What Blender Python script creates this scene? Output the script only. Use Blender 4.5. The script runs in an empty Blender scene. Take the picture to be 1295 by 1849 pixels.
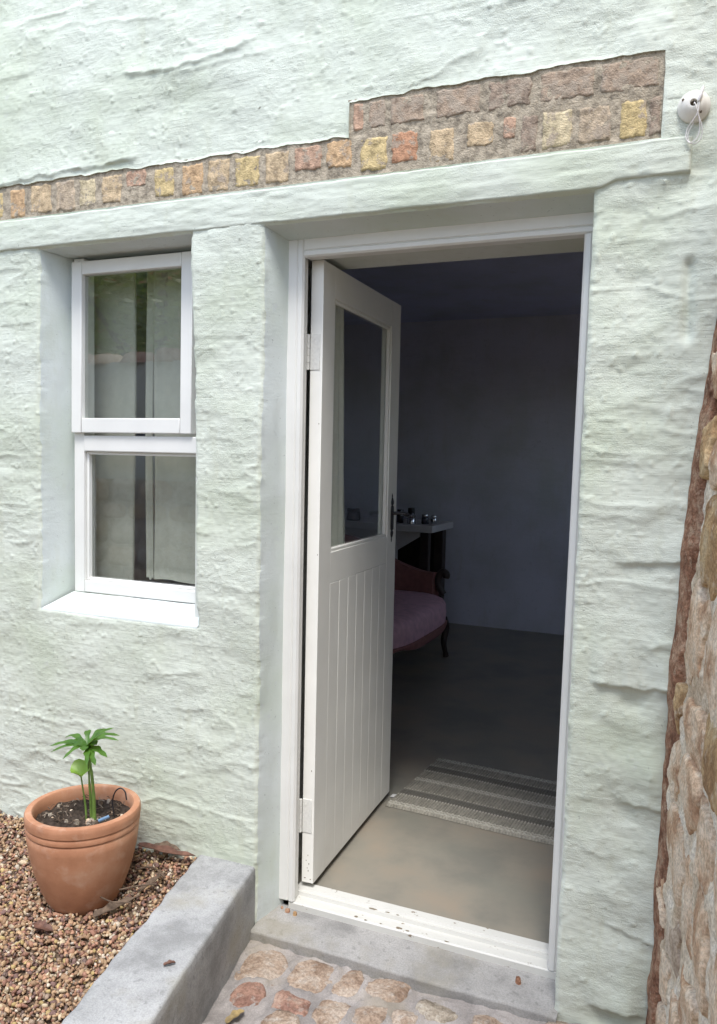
import bpy, bmesh, math, random
import numpy as np
from mathutils import Vector, Matrix

random.seed(7)
rng = np.random.default_rng(11)
sc = bpy.context.scene
COL = sc.collection

# ------------------------------------------------------------------ camera
CAM = Vector((1.141, -2.187, 1.425))
YAW, PITCH, ROLL, FPX = 23.289, 4.013, 1.217, 1479.9
_y, _p, _r = (math.radians(a) for a in (YAW, PITCH, ROLL))
_f = Vector((-math.sin(_y) * math.cos(_p), math.cos(_y) * math.cos(_p), -math.sin(_p)))
_rt = _f.cross(Vector((0, 0, 1))).normalized()
_up = _rt.cross(_f)
_r2 = _rt * math.cos(_r) + _up * math.sin(_r)
_u2 = -_rt * math.sin(_r) + _up * math.cos(_r)
cd = bpy.data.cameras.new('camera')
cam = bpy.data.objects.new('camera', cd)
COL.objects.link(cam)
m = Matrix((_r2, _u2, -_f)).transposed().to_4x4()
m.translation = CAM
cam.matrix_world = m
cd.sensor_fit = 'VERTICAL'
cd.sensor_height = 36.0
cd.lens = 36.0 * FPX / 1849.0
cd.clip_start = 0.02
cd.clip_end = 500
sc.camera = cam

# ------------------------------------------------------------------ light
SUN_DIR = Vector((0.22, -0.55, 1.20)).normalized()      # towards the sun
w = bpy.data.worlds.new('World')
sc.world = w
w.use_nodes = True
nt = w.node_tree
bg = nt.nodes['Background']
sky = nt.nodes.new('ShaderNodeTexSky')
sky.sky_type = 'NISHITA'
sky.sun_disc = False
sky.sun_elevation = math.asin(SUN_DIR.z)
sky.sun_rotation = math.atan2(SUN_DIR.x, SUN_DIR.y)
sky.dust_density = 1.0
sky.air_density = 1.0
hs = nt.nodes.new('ShaderNodeHueSaturation')             # thin cloud: the blue is mostly washed out
hs.inputs['Saturation'].default_value = 0.70
nt.links.new(sky.outputs[0], hs.inputs['Color'])
nt.links.new(hs.outputs[0], bg.inputs[0])
bg.inputs[1].default_value = 0.15
sl = bpy.data.lights.new('sun', 'SUN')
sl.energy = 1.4
sl.angle = math.radians(20)
sl.color = (1.0, 0.985, 0.96)
sun = bpy.data.objects.new('sun', sl)
COL.objects.link(sun)
sun.rotation_euler = (-SUN_DIR).to_track_quat('-Z', 'Y').to_euler()
vs = sc.view_settings
vs.view_transform = 'Standard'
vs.look = 'None'
vs.gamma = 1
vs.use_curve_mapping = False
vs.exposure = 1.42
sc.render.engine = 'CYCLES'
sc.cycles.use_denoising = True
sc.cycles.max_bounces = 10
sc.cycles.diffuse_bounces = 6
sc.cycles.transparent_max_bounces = 16

# ------------------------------------------------------------------ noise
def _hash(ix, iy, iz, seed):
    h = (ix * 374761393 + iy * 668265263 + iz * 1274126177 + seed * 974634777) & 0xFFFFFFFF
    h = ((h ^ (h >> 13)) * 1103515245) & 0xFFFFFFFF
    h = ((h ^ (h >> 15)) * 2246822519) & 0xFFFFFFFF
    return ((h ^ (h >> 16)) & 0xFFFFFF) / float(0xFFFFFF)

def vn(x, y, z=0.0, seed=0):
    """value noise, 0..1, vectorised"""
    x, y, z = np.broadcast_arrays(np.asarray(x, float), np.asarray(y, float), np.asarray(z, float))
    xi, yi, zi = np.floor(x).astype(np.int64), np.floor(y).astype(np.int64), np.floor(z).astype(np.int64)
    fx, fy, fz = x - xi, y - yi, z - zi
    fx = fx * fx * fx * (fx * (fx * 6 - 15) + 10)
    fy = fy * fy * fy * (fy * (fy * 6 - 15) + 10)
    fz = fz * fz * (3 - 2 * fz)
    r = 0
    for dx in (0, 1):
        for dy in (0, 1):
            for dz in (0, 1):
                wgt = (fx if dx else 1 - fx) * (fy if dy else 1 - fy) * (fz if dz else 1 - fz)
                r = r + wgt * _hash(xi + dx, yi + dy, zi + dz, seed)
    return r

def fbm(x, y, z=0.0, seed=0, octv=3, gain=0.5):
    s, a, t = 0, 1.0, 0
    for o in range(octv):
        s = s + a * vn(x * 2 ** o, y * 2 ** o, np.asarray(z) * 2 ** o, seed + o * 17)
        t += a
        a *= gain
    return s / t

def smooth(a, b, x):
    t = np.clip((x - a) / (b - a), 0, 1)
    return t * t * (3 - 2 * t)

# ------------------------------------------------------------------ materials
def node(nt, typ, **kw):
    n = nt.nodes.new(typ)
    for k, v in kw.items():
        setattr(n, k, v)
    return n

def mk(name, color=(.5, .5, .5), rough=.7, spec=.3, metal=0.0):
    mt = bpy.data.materials.new(name)
    mt.use_nodes = True
    b = mt.node_tree.nodes['Principled BSDF']
    b.inputs['Base Color'].default_value = (*color, 1)
    b.inputs['Roughness'].default_value = rough
    b.inputs['Specular IOR Level'].default_value = spec
    b.inputs['Metallic'].default_value = metal
    return mt, mt.node_tree, b

def tex(nt, scale, detail=4, rough=.55, stretch=None, kind='noise', coord='Object'):
    tc = node(nt, 'ShaderNodeTexCoord')
    src = tc.outputs[coord]
    if stretch:
        mp = node(nt, 'ShaderNodeMapping')
        mp.inputs['Scale'].default_value = stretch
        nt.links.new(src, mp.inputs[0])
        src = mp.outputs[0]
    if kind == 'noise':
        n = node(nt, 'ShaderNodeTexNoise')
        n.inputs['Scale'].default_value = scale
        n.inputs['Detail'].default_value = detail
        n.inputs['Roughness'].default_value = rough
        nt.links.new(src, n.inputs['Vector'])
        return n.outputs['Fac']
    n = node(nt, 'ShaderNodeTexVoronoi')
    n.inputs['Scale'].default_value = scale
    nt.links.new(src, n.inputs['Vector'])
    return n.outputs['Distance']

def ramp(nt, fac, stops):
    r = node(nt, 'ShaderNodeValToRGB')
    els = r.color_ramp.elements
    while len(els) < len(stops):
        els.new(.5)
    for e, (p, c) in zip(els, stops):
        e.position = p
        e.color = (*c, 1) if len(c) == 3 else c
    nt.links.new(fac, r.inputs[0])
    return r.outputs[0]

def mix(nt, fac, a, b, mode='MIX'):
    n = node(nt, 'ShaderNodeMix', data_type='RGBA', blend_type=mode)
    for i, v in ((0, fac), (6, a), (7, b)):
        if hasattr(v, 'is_linked'):
            nt.links.new(v, n.inputs[i])
        else:
            n.inputs[i].default_value = v if i == 0 else (*v, 1)
    return n.outputs[2]

def bump(nt, b, *pairs):
    """pairs of (height socket, strength, distance)"""
    prev = None
    for h, s, d in pairs:
        n = node(nt, 'ShaderNodeBump')
        n.inputs['Strength'].default_value = s
        n.inputs['Distance'].default_value = d
        nt.links.new(h, n.inputs['Height'])
        if prev:
            nt.links.new(prev, n.inputs['Normal'])
        prev = n.outputs[0]
    nt.links.new(prev, b.inputs['Normal'])

M = {}
PLASTER = (.578, .612, .530)
def plaster_mat(name, col, grain=.7, rough=.85):
    mt, t, b = mk(name, col, rough, .25)
    c1 = tuple(v * k for v, k in zip(col, (.90, .92, .86)))
    c2 = tuple(min(1, v * k) for v, k in zip(col, (1.05, 1.05, 1.07)))
    c = ramp(t, tex(t, 2.2, 5), [(.36, c1), (.52, col), (.66, c2)])
    spots = ramp(t, tex(t, 31, 3, .6), [(.62, (0, 0, 0)), (.72, (1, 1, 1))])
    c = mix(t, spots, c, tuple(v * .91 for v in col))
    speck = ramp(t, tex(t, 95, 2, .5), [(.715, (0, 0, 0)), (.735, (.7, .7, .7))])
    c = mix(t, speck, c, tuple(v * .55 for v in col))
    dirt = ramp(t, tex(t, 9, 7, .7, (1.6, 1, .35)), [(.55, (0, 0, 0)), (.68, (.30, .30, .30))])
    c = mix(t, dirt, c, tuple(v * k for v, k in zip(col, (.80, .78, .66))))
    t.links.new(c, b.inputs['Base Color'])
    mask = ramp(t, tex(t, 5.5, 4, .6, (.6, 1, 1.3)), [(.40, (.15, .15, .15)), (.60, (1, 1, 1))])
    h1 = mix(t, 1.0, tex(t, 90, 4, .6, (.6, 1, 1.4)), mask, 'MULTIPLY')
    h2 = mix(t, 1.0, tex(t, 270, 3, .75), mask, 'MULTIPLY')
    h3 = tex(t, 1.0, 5, .6, (9, 60, 150))
    bump(t, b, (h1, grain, .0024), (h2, grain, .0034), (h3, grain * .6, .0026))
    return mt
M['plaster'] = plaster_mat('sage_plaster', PLASTER, .75)
M['plaster_sky_tint'] = plaster_mat('smooth_plaster_sky_tint', (.60, .645, .625), .3, .7)  # reveals and sill: bluish skylight painted into a paler, smoother plaster
M['lintel'] = plaster_mat('lintel_plaster', tuple(v * 1.01 for v in PLASTER), .5, .8)

def paint_mat(name, col, rough=.42, chips=0.0, chipcol=(.22, .17, .12)):
    mt, t, b = mk(name, col, rough, .4)
    c = ramp(t, tex(t, 5, 4), [(.35, tuple(v * .93 for v in col)), (.65, col)])
    grime = ramp(t, tex(t, 24, 5, .65, (1, 1, .35)), [(.62, (0, 0, 0)), (.85, (.22, .22, .22))])
    c = mix(t, grime, c, tuple(v * k for v, k in zip(col, (.80, .77, .70))))
    if chips:
        ch = ramp(t, tex(t, 17, 6, .7, (1, 1.6, 2.2)), [(chips, (0, 0, 0)), (chips + .02, (1, 1, 1))])
        c = mix(t, ch, c, chipcol)
    t.links.new(c, b.inputs['Base Color'])
    bump(t, b, (tex(t, 60, 3, .6, (1, 1, .2)), .12, .002))
    return mt
M['paint'] = paint_mat('white_gloss_paint', (.72, .71, .67))
M['paint_worn'] = paint_mat('worn_white_paint', (.60, .59, .545), .5, .63)
M['win_paint'] = paint_mat('window_white_paint', (.74, .735, .70), .38)
M['door_paint'] = paint_mat('door_white_paint', (.85, .835, .775), .4)
M['chip'] = mk('bare_wood_chip', (.20, .16, .11), .9)[0]

def concrete_mat(name, col, rough=.8, spots=True):
    mt, t, b = mk(name, col, rough, .3)
    d = tuple(v * .68 for v in col)
    l = tuple(min(1, v * 1.18) for v in col)
    c = ramp(t, tex(t, 4.5, 8, .62), [(.36, d), (.5, col), (.64, l)])
    c2 = ramp(t, tex(t, 48, 4, .6), [(.58, (0, 0, 0)), (.68, (.75, .75, .75))])
    c3 = ramp(t, tex(t, 230, 3, .7), [(.40, tuple(v * .86 for v in (1, 1, 1))), (.60, (1.06, 1.06, 1.06))])
    c = mix(t, 1.0, c, c3, 'MULTIPLY')
    c = mix(t, c2, c, tuple(v * .62 for v in col))
    stain = ramp(t, tex(t, 3.2, 6, .6), [(.50, (0, 0, 0)), (.62, (.6, .6, .6))])
    c = mix(t, stain, c, (col[0] * .80, col[1] * .75, col[2] * .60))
    t.links.new(c, b.inputs['Base Color'])
    bump(t, b, (tex(t, 30, 5, .6), .3, .005), (tex(t, 220, 3, .65), .4, .0025))
    return mt
M['kerb'] = concrete_mat('kerb_concrete', (.37, .37, .365))
M['step'] = concrete_mat('step_concrete', (.31, .30, .285))
def screed():
    mt, t, b = mk('polished_screed', (.30, .27, .215), .36, .35)
    c = ramp(t, tex(t, 2.6, 5, .6), [(.36, (.20, .19, .16)), (.5, (.26, .235, .19)), (.62, (.29, .245, .19))])
    c = mix(t, ramp(t, tex(t, 1.7, 4, .6), [(.5, (0, 0, 0)), (.62, (.5, .5, .5))]), c, (.21, .21, .175))
    t.links.new(c, b.inputs['Base Color'])
    bump(t, b, (tex(t, 14, 4), .08, .004))
    return mt
M['room_floor'] = screed()
M['mortar_path'] = concrete_mat('path_mortar', (.33, .30, .28), .95)

def brick_mat(name, col, smear=.5):
    mt, t, b = mk(name, col, .95, .15)
    c = ramp(t, tex(t, 38, 5, .65), [(.37, tuple(v * .60 for v in col)), (.5, col), (.62, tuple(min(1, v * 1.25) for v in col))])
    s = ramp(t, tex(t, 26, 6, .65), [(.80 - smear * .5, (0, 0, 0)), (.86 - smear * .5, (.85, .85, .85))])
    c = mix(t, s, c, (.37, .305, .24))
    t.links.new(c, b.inputs['Base Color'])
    bump(t, b, (tex(t, 60, 4, .65), .8, .006), (tex(t, 240, 3, .7), .6, .003))
    return mt
BC = {'y': (.54, .42, .22), 'o': (.50, .34, .20), 't': (.51, .39, .25), 'g': (.45, .36, .26), 'p': (.47, .31, .22),
      'r': (.47, .26, .16), 'd': (.31, .24, .185), 'u': (.36, .275, .205), 'l': (.56, .47, .31)}
for k, c in BC.items():
    M['brick_' + k] = brick_mat('brick_' + k, c, {'u': .66, 'd': .62, 'g': .56}.get(k, .50))
M['mortar'] = brick_mat('brown_mortar', (.37, .315, .24), .3)

def stone_mat(name, cols, scale=9, bumpd=.006):
    mt, t, b = mk(name, cols[1], .92, .2)
    c = ramp(t, tex(t, scale, 6, .62), [(.38, cols[0]), (.50, cols[1]), (.61, cols[2])])
    dust = ramp(t, tex(t, scale * 2.7, 5, .65), [(.54, (0, 0, 0)), (.64, (.55, .55, .55))])
    c = mix(t, dust, c, cols[3])
    c = mix(t, 1.0, c, ramp(t, tex(t, 120, 4, .7), [(.38, (.70, .68, .66)), (.60, (1.12, 1.12, 1.12))]), 'MULTIPLY')
    t.links.new(c, b.inputs['Base Color'])
    bump(t, b, (tex(t, scale * 3, 5, .6), .8, bumpd * 1.6), (tex(t, 150, 4, .65), .6, .003))
    return mt
M['stone_a'] = stone_mat('ochre_stone', [(.30, .18, .09), (.46, .31, .16), (.56, .43, .26), (.60, .51, .39)])
M['stone_b'] = stone_mat('pink_stone', [(.46, .29, .18), (.66, .50, .35), (.74, .62, .48), (.76, .68, .55)])
M['stone_c'] = stone_mat('grey_stone', [(.34, .26, .19), (.54, .44, .34), (.64, .56, .46), (.68, .60, .50)])
M['lime'] = stone_mat('lime_mortar', [(.52, .41, .29), (.74, .65, .51), (.79, .73, .62), (.62, .49, .35)], 6, .012)
M['clay'] = stone_mat('red_clay_fill', [(.16, .075, .045), (.30, .155, .095), (.42, .27, .18), (.50, .38, .27)], 16, .012)
M['cob_a'] = stone_mat('cobble_ochre', [(.23, .16, .115), (.35, .265, .20), (.42, .345, .28), (.40, .365, .325)], 14)
M['cob_b'] = stone_mat('cobble_red', [(.23, .13, .10), (.33, .20, .15), (.40, .29, .23), (.36, .32, .28)], 14)
M['cob_c'] = stone_mat('cobble_grey', [(.20, .17, .13), (.34, .29, .23), (.43, .38, .31), (.44, .40, .35)], 14)

def terracotta():
    mt, t, b = mk('terracotta', (.44, .215, .12), .62, .3)
    c = ramp(t, tex(t, 9, 5, .6), [(.30, (.36, .165, .09)), (.52, (.45, .22, .125)), (.75, (.52, .30, .19))])
    bl = ramp(t, tex(t, 22, 5, .6), [(.54, (0, 0, 0)), (.70, (.35, .35, .35))])
    c = mix(t, bl, c, (.58, .42, .32))
    c = mix(t, ramp(t, tex(t, 5, 6, .7), [(.54, (0, 0, 0)), (.66, (.5, .5, .5))]), c, (.33, .16, .095))
    t.links.new(c, b.inputs['Base Color'])
    bump(t, b, (tex(t, 40, 3, .6, (1, 1, 3)), .12, .003), (tex(t, 250, 2), .18, .001))
    return mt
M['terracotta'] = terracotta()

def attr_mat(name, attr, rough=.8):
    mt, t, b = mk(name, (.5, .5, .5), rough, .3)
    a = node(t, 'ShaderNodeAttribute', attribute_name=attr)
    n = ramp(t, tex(t, 130, 4, .6), [(.3, (.7, .7, .7)), (.7, (1.15, 1.15, 1.15))])
    t.links.new(mix(t, 1.0, a.outputs['Color'], n, 'MULTIPLY'), b.inputs['Base Color'])
    bump(t, b, (tex(t, 200, 3), .4, .0015))
    return mt
M['pebble'] = attr_mat('gravel_pebbles', 'Col', .75)
def simple(name, c, rough=.7, spec=.3, metal=0, var=.18, scale=30, bd=0):
    mt, t, b = mk(name, c, rough, spec, metal)
    cc = ramp(t, tex(t, scale, 4), [(.3, tuple(v * (1 - var) for v in c)), (.7, tuple(min(1, v * (1 + var)) for v in c))])
    t.links.new(cc, b.inputs['Base Color'])
    if bd:
        bump(t, b, (tex(t, scale * 4, 4), .5, bd))
    return mt
M['gravel_base'] = simple('gravel_earth', (.16, .11, .075), .95, .1, 0, .5, 60, .006)
M['soil'] = simple('potting_soil', (.05, .038, .03), .95, .1, 0, .5, 70, .006)
M['twig'] = simple('dry_twig', (.12, .085, .06), .8, .2, 0, .4, 60)
M['twig_pale'] = simple('pale_twig', (.28, .23, .18), .8, .2, 0, .3, 60)
M['deadleaf'] = simple('dead_leaf', (.13, .065, .045), .6, .3, 0, .45, 40)
M['deadleaf_tan'] = simple('tan_leaf', (.30, .22, .10), .6, .3, 0, .4, 40)
M['iron'] = simple('black_iron', (.016, .015, .018), .45, .5, 0, .2, 60, .001)
M['plastic'] = simple('ivory_plastic', (.72, .69, .63), .32, .5, 0, .04, 20)
M['cord'] = simple('white_cord', (.74, .71, .70), .6, .3, 0, .05, 90)
M['hinge'] = simple('painted_hinge', (.70, .69, .645), .4, .45, 0, .08, 120, .001)
M['hole'] = simple('dark_hole', (.10, .075, .055), .9)
M['blue'] = simple('blue_plastic', (.16, .27, .42), .35, .5)
M['leaf'] = None
def leafmat(name, c, c2):
    mt, t, b = mk(name, c, .38, .5)
    cc = ramp(t, tex(t, 25, 4), [(.3, c), (.7, c2)])
    t.links.new(cc, b.inputs['Base Color'])
    tr = node(t, 'ShaderNodeBsdfTranslucent')
    t.links.new(mix(t, .5, cc, (.30, .50, .06)), tr.inputs[0])
    ms = node(t, 'ShaderNodeMixShader')
    ms.inputs[0].default_value = .35
    t.links.new(b.outputs[0], ms.inputs[1])
    t.links.new(tr.outputs[0], ms.inputs[2])
    t.links.new(ms.outputs[0], t.nodes['Material Output'].inputs[0])
    return mt
M['leaf'] = leafmat('green_leaf', (.045, .120, .016), (.09, .20, .030))
M['leaf_young'] = leafmat('young_leaf', (.20, .38, .045), (.30, .47, .07))
M['stem'] = simple('green_stem', (.13, .21, .045), .45, .4, 0, .3, 40)
M['hedge'] = leafmat('hedge_leaf', (.16, .22, .05), (.32, .35, .10))
M['bark'] = simple('bark', (.12, .09, .065), .9, .2, 0, .4, 30, .01)
M['room_wall'] = plaster_mat('blue_grey_room_wall', (.57, .57, .65), .3)
M['ceiling'] = plaster_mat('ceiling_paint', (.55, .58, .76), .2)
M['inner_plaster'] = plaster_mat('inner_plaster', (.60, .61, .57), .3)
M['curtain'] = simple('cream_curtain', (.50, .485, .42), .9, .1, 0, .05, 40)
M['door_curtain'] = simple('pale_door_curtain', (.80, .78, .70), .9, .1, 0, .05, 40)
M['pink'] = simple('rose_velvet', (.62, .38, .44), .85, .2, 0, .15, 25)
M['red'] = simple('brown_red_velvet', (.25, .115, .105), .85, .2, 0, .15, 25)
M['darkwood'] = simple('dark_wood', (.035, .024, .020), .45, .4, 0, .3, 12)
M['table_white'] = paint_mat('table_white', (.62, .60, .60))
M['label_w'] = simple('rug_tag', (.75, .74, .72), .8)
M['chrome'] = simple('chrome', (.62, .62, .64), .14, .5, 1.0, .05)
M['dark_glass'] = simple('dark_bottle', (.03, .03, .04), .12, .6)
M['ochre_wall'] = plaster_mat('terracotta_plaster', (.50, .22, .10), .3)
M['ground'] = simple('earth_ground', (.22, .17, .12), .95, .1, 0, .35, 3, .02)

def glass_mat(name, ior=1.5, boost=2.3):
    mt = bpy.data.materials.new(name)
    mt.use_nodes = True
    t = mt.node_tree
    t.nodes.remove(t.nodes['Principled BSDF'])
    fr = node(t, 'ShaderNodeFresnel')
    fr.inputs[0].default_value = ior
    mu = node(t, 'ShaderNodeMath', operation='MULTIPLY', use_clamp=True)
    mu.inputs[1].default_value = boost
    tr = node(t, 'ShaderNodeBsdfTransparent')
    tr.inputs[0].default_value = (.93, .95, .94, 1)
    gl = node(t, 'ShaderNodeBsdfGlossy')
    gl.inputs['Roughness'].default_value = 0.0
    ms = node(t, 'ShaderNodeMixShader')
    t.links.new(fr.outputs[0], mu.inputs[0])
    ge = node(t, 'ShaderNodeNewGeometry')
    fb = node(t, 'ShaderNodeMath', operation='SUBTRACT', use_clamp=True)
    t.links.new(mu.outputs[0], fb.inputs[0])
    t.links.new(ge.outputs['Backfacing'], fb.inputs[1])
    t.links.new(fb.outputs[0], ms.inputs[0])
    t.links.new(tr.outputs[0], ms.inputs[1])
    t.links.new(gl.outputs[0], ms.inputs[2])
    t.links.new(ms.outputs[0], t.nodes['Material Output'].inputs[0])
    return mt
M['glass'] = glass_mat('window_glass', 1.5, 4.0)
M['door_glass'] = glass_mat('door_glass', 1.5, 1.3)
M['jar_glass'] = glass_mat('jar_glass', 1.5, 2.5)

# ------------------------------------------------------------------ mesh helpers
def link(o, parent=None):
    COL.objects.link(o)
    if parent is not None:
        o.parent = parent
        if parent.type == 'EMPTY' and not parent.get('_local'):
            o.matrix_parent_inverse = Matrix.Translation(-parent.location)
    return o

def mesh(name, verts, faces, mat, parent=None, smooth_=False, kind=None, label=None, cat=None, group=None, auto=None):
    me = bpy.data.meshes.new(name)
    verts = np.asarray(verts, dtype=np.float32)
    if isinstance(faces, np.ndarray):
        nf, k = faces.shape
        me.vertices.add(len(verts))
        me.vertices.foreach_set('co', verts.ravel())
        me.loops.add(nf * k)
        me.loops.foreach_set('vertex_index', faces.astype(np.int32).ravel())
        me.polygons.add(nf)
        me.polygons.foreach_set('loop_start', np.arange(0, nf * k, k, dtype=np.int32))
        me.polygons.foreach_set('loop_total', np.full(nf, k, dtype=np.int32))
        me.update(calc_edges=True)
        me.validate()
    else:
        me.from_pydata(verts.tolist(), [], faces)
    if smooth_:
        me.polygons.foreach_set('use_smooth', np.ones(len(me.polygons), dtype=bool))
    if auto:
        me.polygons.foreach_set('use_smooth', np.ones(len(me.polygons), dtype=bool))
        me.set_sharp_from_angle(angle=math.radians(auto))
    if mat is not None:
        me.materials.append(M[mat] if isinstance(mat, str) else mat)
    o = bpy.data.objects.new(name, me)
    tag(o, label, cat, group, kind)
    return link(o, parent)

def tag(o, label=None, cat=None, group=None, kind=None):
    if label: o['label'] = label
    if cat: o['category'] = cat
    if group: o['group'] = group
    if kind: o['kind'] = kind
    return o

def thing(name, label, cat, loc=(0, 0, 0), group=None):
    o = bpy.data.objects.new(name, None)
    o.empty_display_size = .05
    o.location = loc
    COL.objects.link(o)
    return tag(o, label, cat, group)

def bm_obj(name, bm, mat, parent=None, auto=35, **kw):
    bmesh.ops.recalc_face_normals(bm, faces=bm.faces)
    me = bpy.data.meshes.new(name)
    bm.to_mesh(me)
    bm.free()
    if auto:
        me.polygons.foreach_set('use_smooth', np.ones(len(me.polygons), dtype=bool))
        me.set_sharp_from_angle(angle=math.radians(auto))
    me.materials.append(M[mat])
    o = bpy.data.objects.new(name, me)
    tag(o, kw.get('label'), kw.get('cat'), kw.get('group'), kw.get('kind'))
    return link(o, parent)

def bbox(bm, x0, x1, y0, y1, z0, z1, bev=0.0, seg=2):
    vs_ = [bm.verts.new(p) for p in ((x0, y0, z0), (x1, y0, z0), (x1, y1, z0), (x0, y1, z0),
                                     (x0, y0, z1), (x1, y0, z1), (x1, y1, z1), (x0, y1, z1))]
    fs = [bm.faces.new([vs_[i] for i in f]) for f in ((0, 3, 2, 1), (4, 5, 6, 7), (0, 1, 5, 4), (1, 2, 6, 5), (2, 3, 7, 6), (3, 0, 4, 7))]
    if bev:
        es = list({e for f in fs for e in f.edges})
        bmesh.ops.bevel(bm, geom=es, offset=bev, segments=seg, affect='EDGES', profile=.5, clamp_overlap=True)
    return vs_

def box(name, mat, parent, x0, x1, y0, y1, z0, z1, bev=.002, **kw):
    kw.setdefault('auto', 20)
    bm = bmesh.new()
    bbox(bm, x0, x1, y0, y1, z0, z1, bev)
    return bm_obj(name, bm, mat, parent, **kw)

def boxes(name, mat, parent, lst, bev=.002, **kw):
    kw.setdefault('auto', 20)
    bm = bmesh.new()
    for b in lst:
        bbox(bm, *b, bev=bev)
    return bm_obj(name, bm, mat, parent, **kw)

def prism(name, mat, parent, poly, axis, a0, a1, fn=None, bev=.0015, seg=1, **kw):
    """extrude polygon; axis 'z': poly=(x,y); axis 'x': poly=(y,z)"""
    bm = bmesh.new()
    n = len(poly)
    A, B = [], []
    for (p, q_) in poly:
        for lst, a in ((A, a0), (B, a1)):
            co = (p, q_, a) if axis == 'z' else (a, p, q_)
            lst.append(bm.verts.new(fn(co) if fn else co))
    bm.faces.new(A)
    bm.faces.new(list(reversed(B)))
    for i in range(n):
        bm.faces.new([A[i], B[i], B[(i + 1) % n], A[(i + 1) % n]])
    if bev:
        bmesh.ops.bevel(bm, geom=list(bm.edges), offset=bev, segments=seg, affect='EDGES', clamp_overlap=True)
    return bm_obj(name, bm, mat, parent, **kw)

def tube_data(pts, rad, n=8, cap=True):
    pts = [Vector(p) for p in pts]
    if not hasattr(rad, '__len__'):
        rad = [rad] * len(pts)
    V, F = [], []
    prev = None
    for i, p in enumerate(pts):
        d = (pts[min(i + 1, len(pts) - 1)] - pts[max(i - 1, 0)])
        d = d.normalized() if d.length > 1e-9 else Vector((0, 0, 1))
        a = prev if prev is not None else (Vector((0, 0, 1)) if abs(d.z) < .9 else Vector((1, 0, 0)))
        u = (a - d * a.dot(d))
        u = u.normalized() if u.length > 1e-6 else d.orthogonal().normalized()
        prev = u
        v = d.cross(u)
        for k in range(n):
            an = 2 * math.pi * k / n
            V.append(p + (u * math.cos(an) + v * math.sin(an)) * rad[i])
    for i in range(len(pts) - 1):
        for k in range(n):
            F.append((i * n + k, i * n + (k + 1) % n, (i + 1) * n + (k + 1) % n, (i + 1) * n + k))
    if cap:
        F.append(tuple(reversed(range(n))))
        F.append(tuple((len(pts) - 1) * n + k for k in range(n)))
    return [tuple(v) for v in V], F

def tube(name, mat, parent, pts, rad, n=8, **kw):
    V, F = tube_data(pts, rad, n)
    return mesh(name, V, F, mat, parent, auto=50, **kw)

def spline(pts, n=8):
    P = [Vector(p) for p in pts]
    P = [P[0] * 2 - P[1]] + P + [P[-1] * 2 - P[-2]]
    out = []
    for i in range(1, len(P) - 2):
        for k in range(n):
            t = k / n
            a, b, c, d = P[i - 1], P[i], P[i + 1], P[i + 2]
            out.append(.5 * ((2 * b) + (c - a) * t + (2 * a - 5 * b + 4 * c - d) * t * t + (3 * b - a - 3 * c + d) * t ** 3))
    out.append(P[-2])
    return out

def lathe(name, mat, parent, prof, c=(0, 0, 0), n=48, fn=None, **kw):
    V, F = [], []
    for (r, z) in prof:
        for k in range(n):
            a = 2 * math.pi * k / n
            co = (c[0] + r * math.cos(a), c[1] + r * math.sin(a), c[2] + z)
            V.append(fn(co) if fn else co)
    for i in range(len(prof) - 1):
        for k in range(n):
            F.append((i * n + k, i * n + (k + 1) % n, (i + 1) * n + (k + 1) % n, (i + 1) * n + k))
    F.append(tuple(reversed(range(n))))
    F.append(tuple((len(prof) - 1) * n + k for k in range(n)))
    return mesh(name, V, F, mat, parent, auto=40, **kw)

def gridfaces(nu, nv, base=0):
    i = np.arange(nu - 1)[:, None] * nv + np.arange(nv - 1)[None, :]
    i = i.ravel() + base
    return np.stack([i, i + nv, i + nv + 1, i + 1], axis=1)

# ================================================================== GROUND
g = 90
mesh('ground', [(-g, -g, -.34), (g, -g, -.34), (g, g, -.34), (-g, g, -.34)], [(0, 1, 2, 3)], 'ground', kind='structure')

# kerb line: right top edge from (-.135,0) towards the camera
KD = Vector((.145, -.72, 0)).normalized()      # direction along the kerb away from the house
KN = Vector((KD.y, -KD.x, 0))                  # to the left of the kerb (towards the gravel)
KA = Vector((-.137, .02, 0))
if KN.x > 0: KN = -KN
KW = .205
def kerb_left(y):                              # x of the kerb's left edge at given y
    p = KA + KN * KW
    return p.x + KD.x / KD.y * (y - p.y)
def kerb_right(y):
    return KA.x + KD.x / KD.y * (y - KA.y)
def gravel_z(x, y):
    return .018 + .066 * smooth(-.24, 0, y) + .012 * (fbm(x * 4, y * 4, 0, 5) - .5) + .02 * smooth(-.55, -.2, x) * smooth(-.4, -.05, y)

# gravel bed
xs = np.concatenate([np.linspace(-7, -1.7, 12), np.linspace(-1.65, .4, 90)])
ys = np.concatenate([np.linspace(-4.1, -1.4, 12), np.linspace(-1.35, .05, 70)])
X, Y = np.meshgrid(xs, ys, indexing='ij')
lim = kerb_left(Y) + .06
X2 = np.minimum(X, lim)
Z = gravel_z(X2, Y) - .012
mesh('gravel_bed', np.stack([X2, Y, Z], -1).reshape(-1, 3), gridfaces(len(xs), len(ys)), 'gravel_base', smooth_=True, kind='structure')

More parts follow.
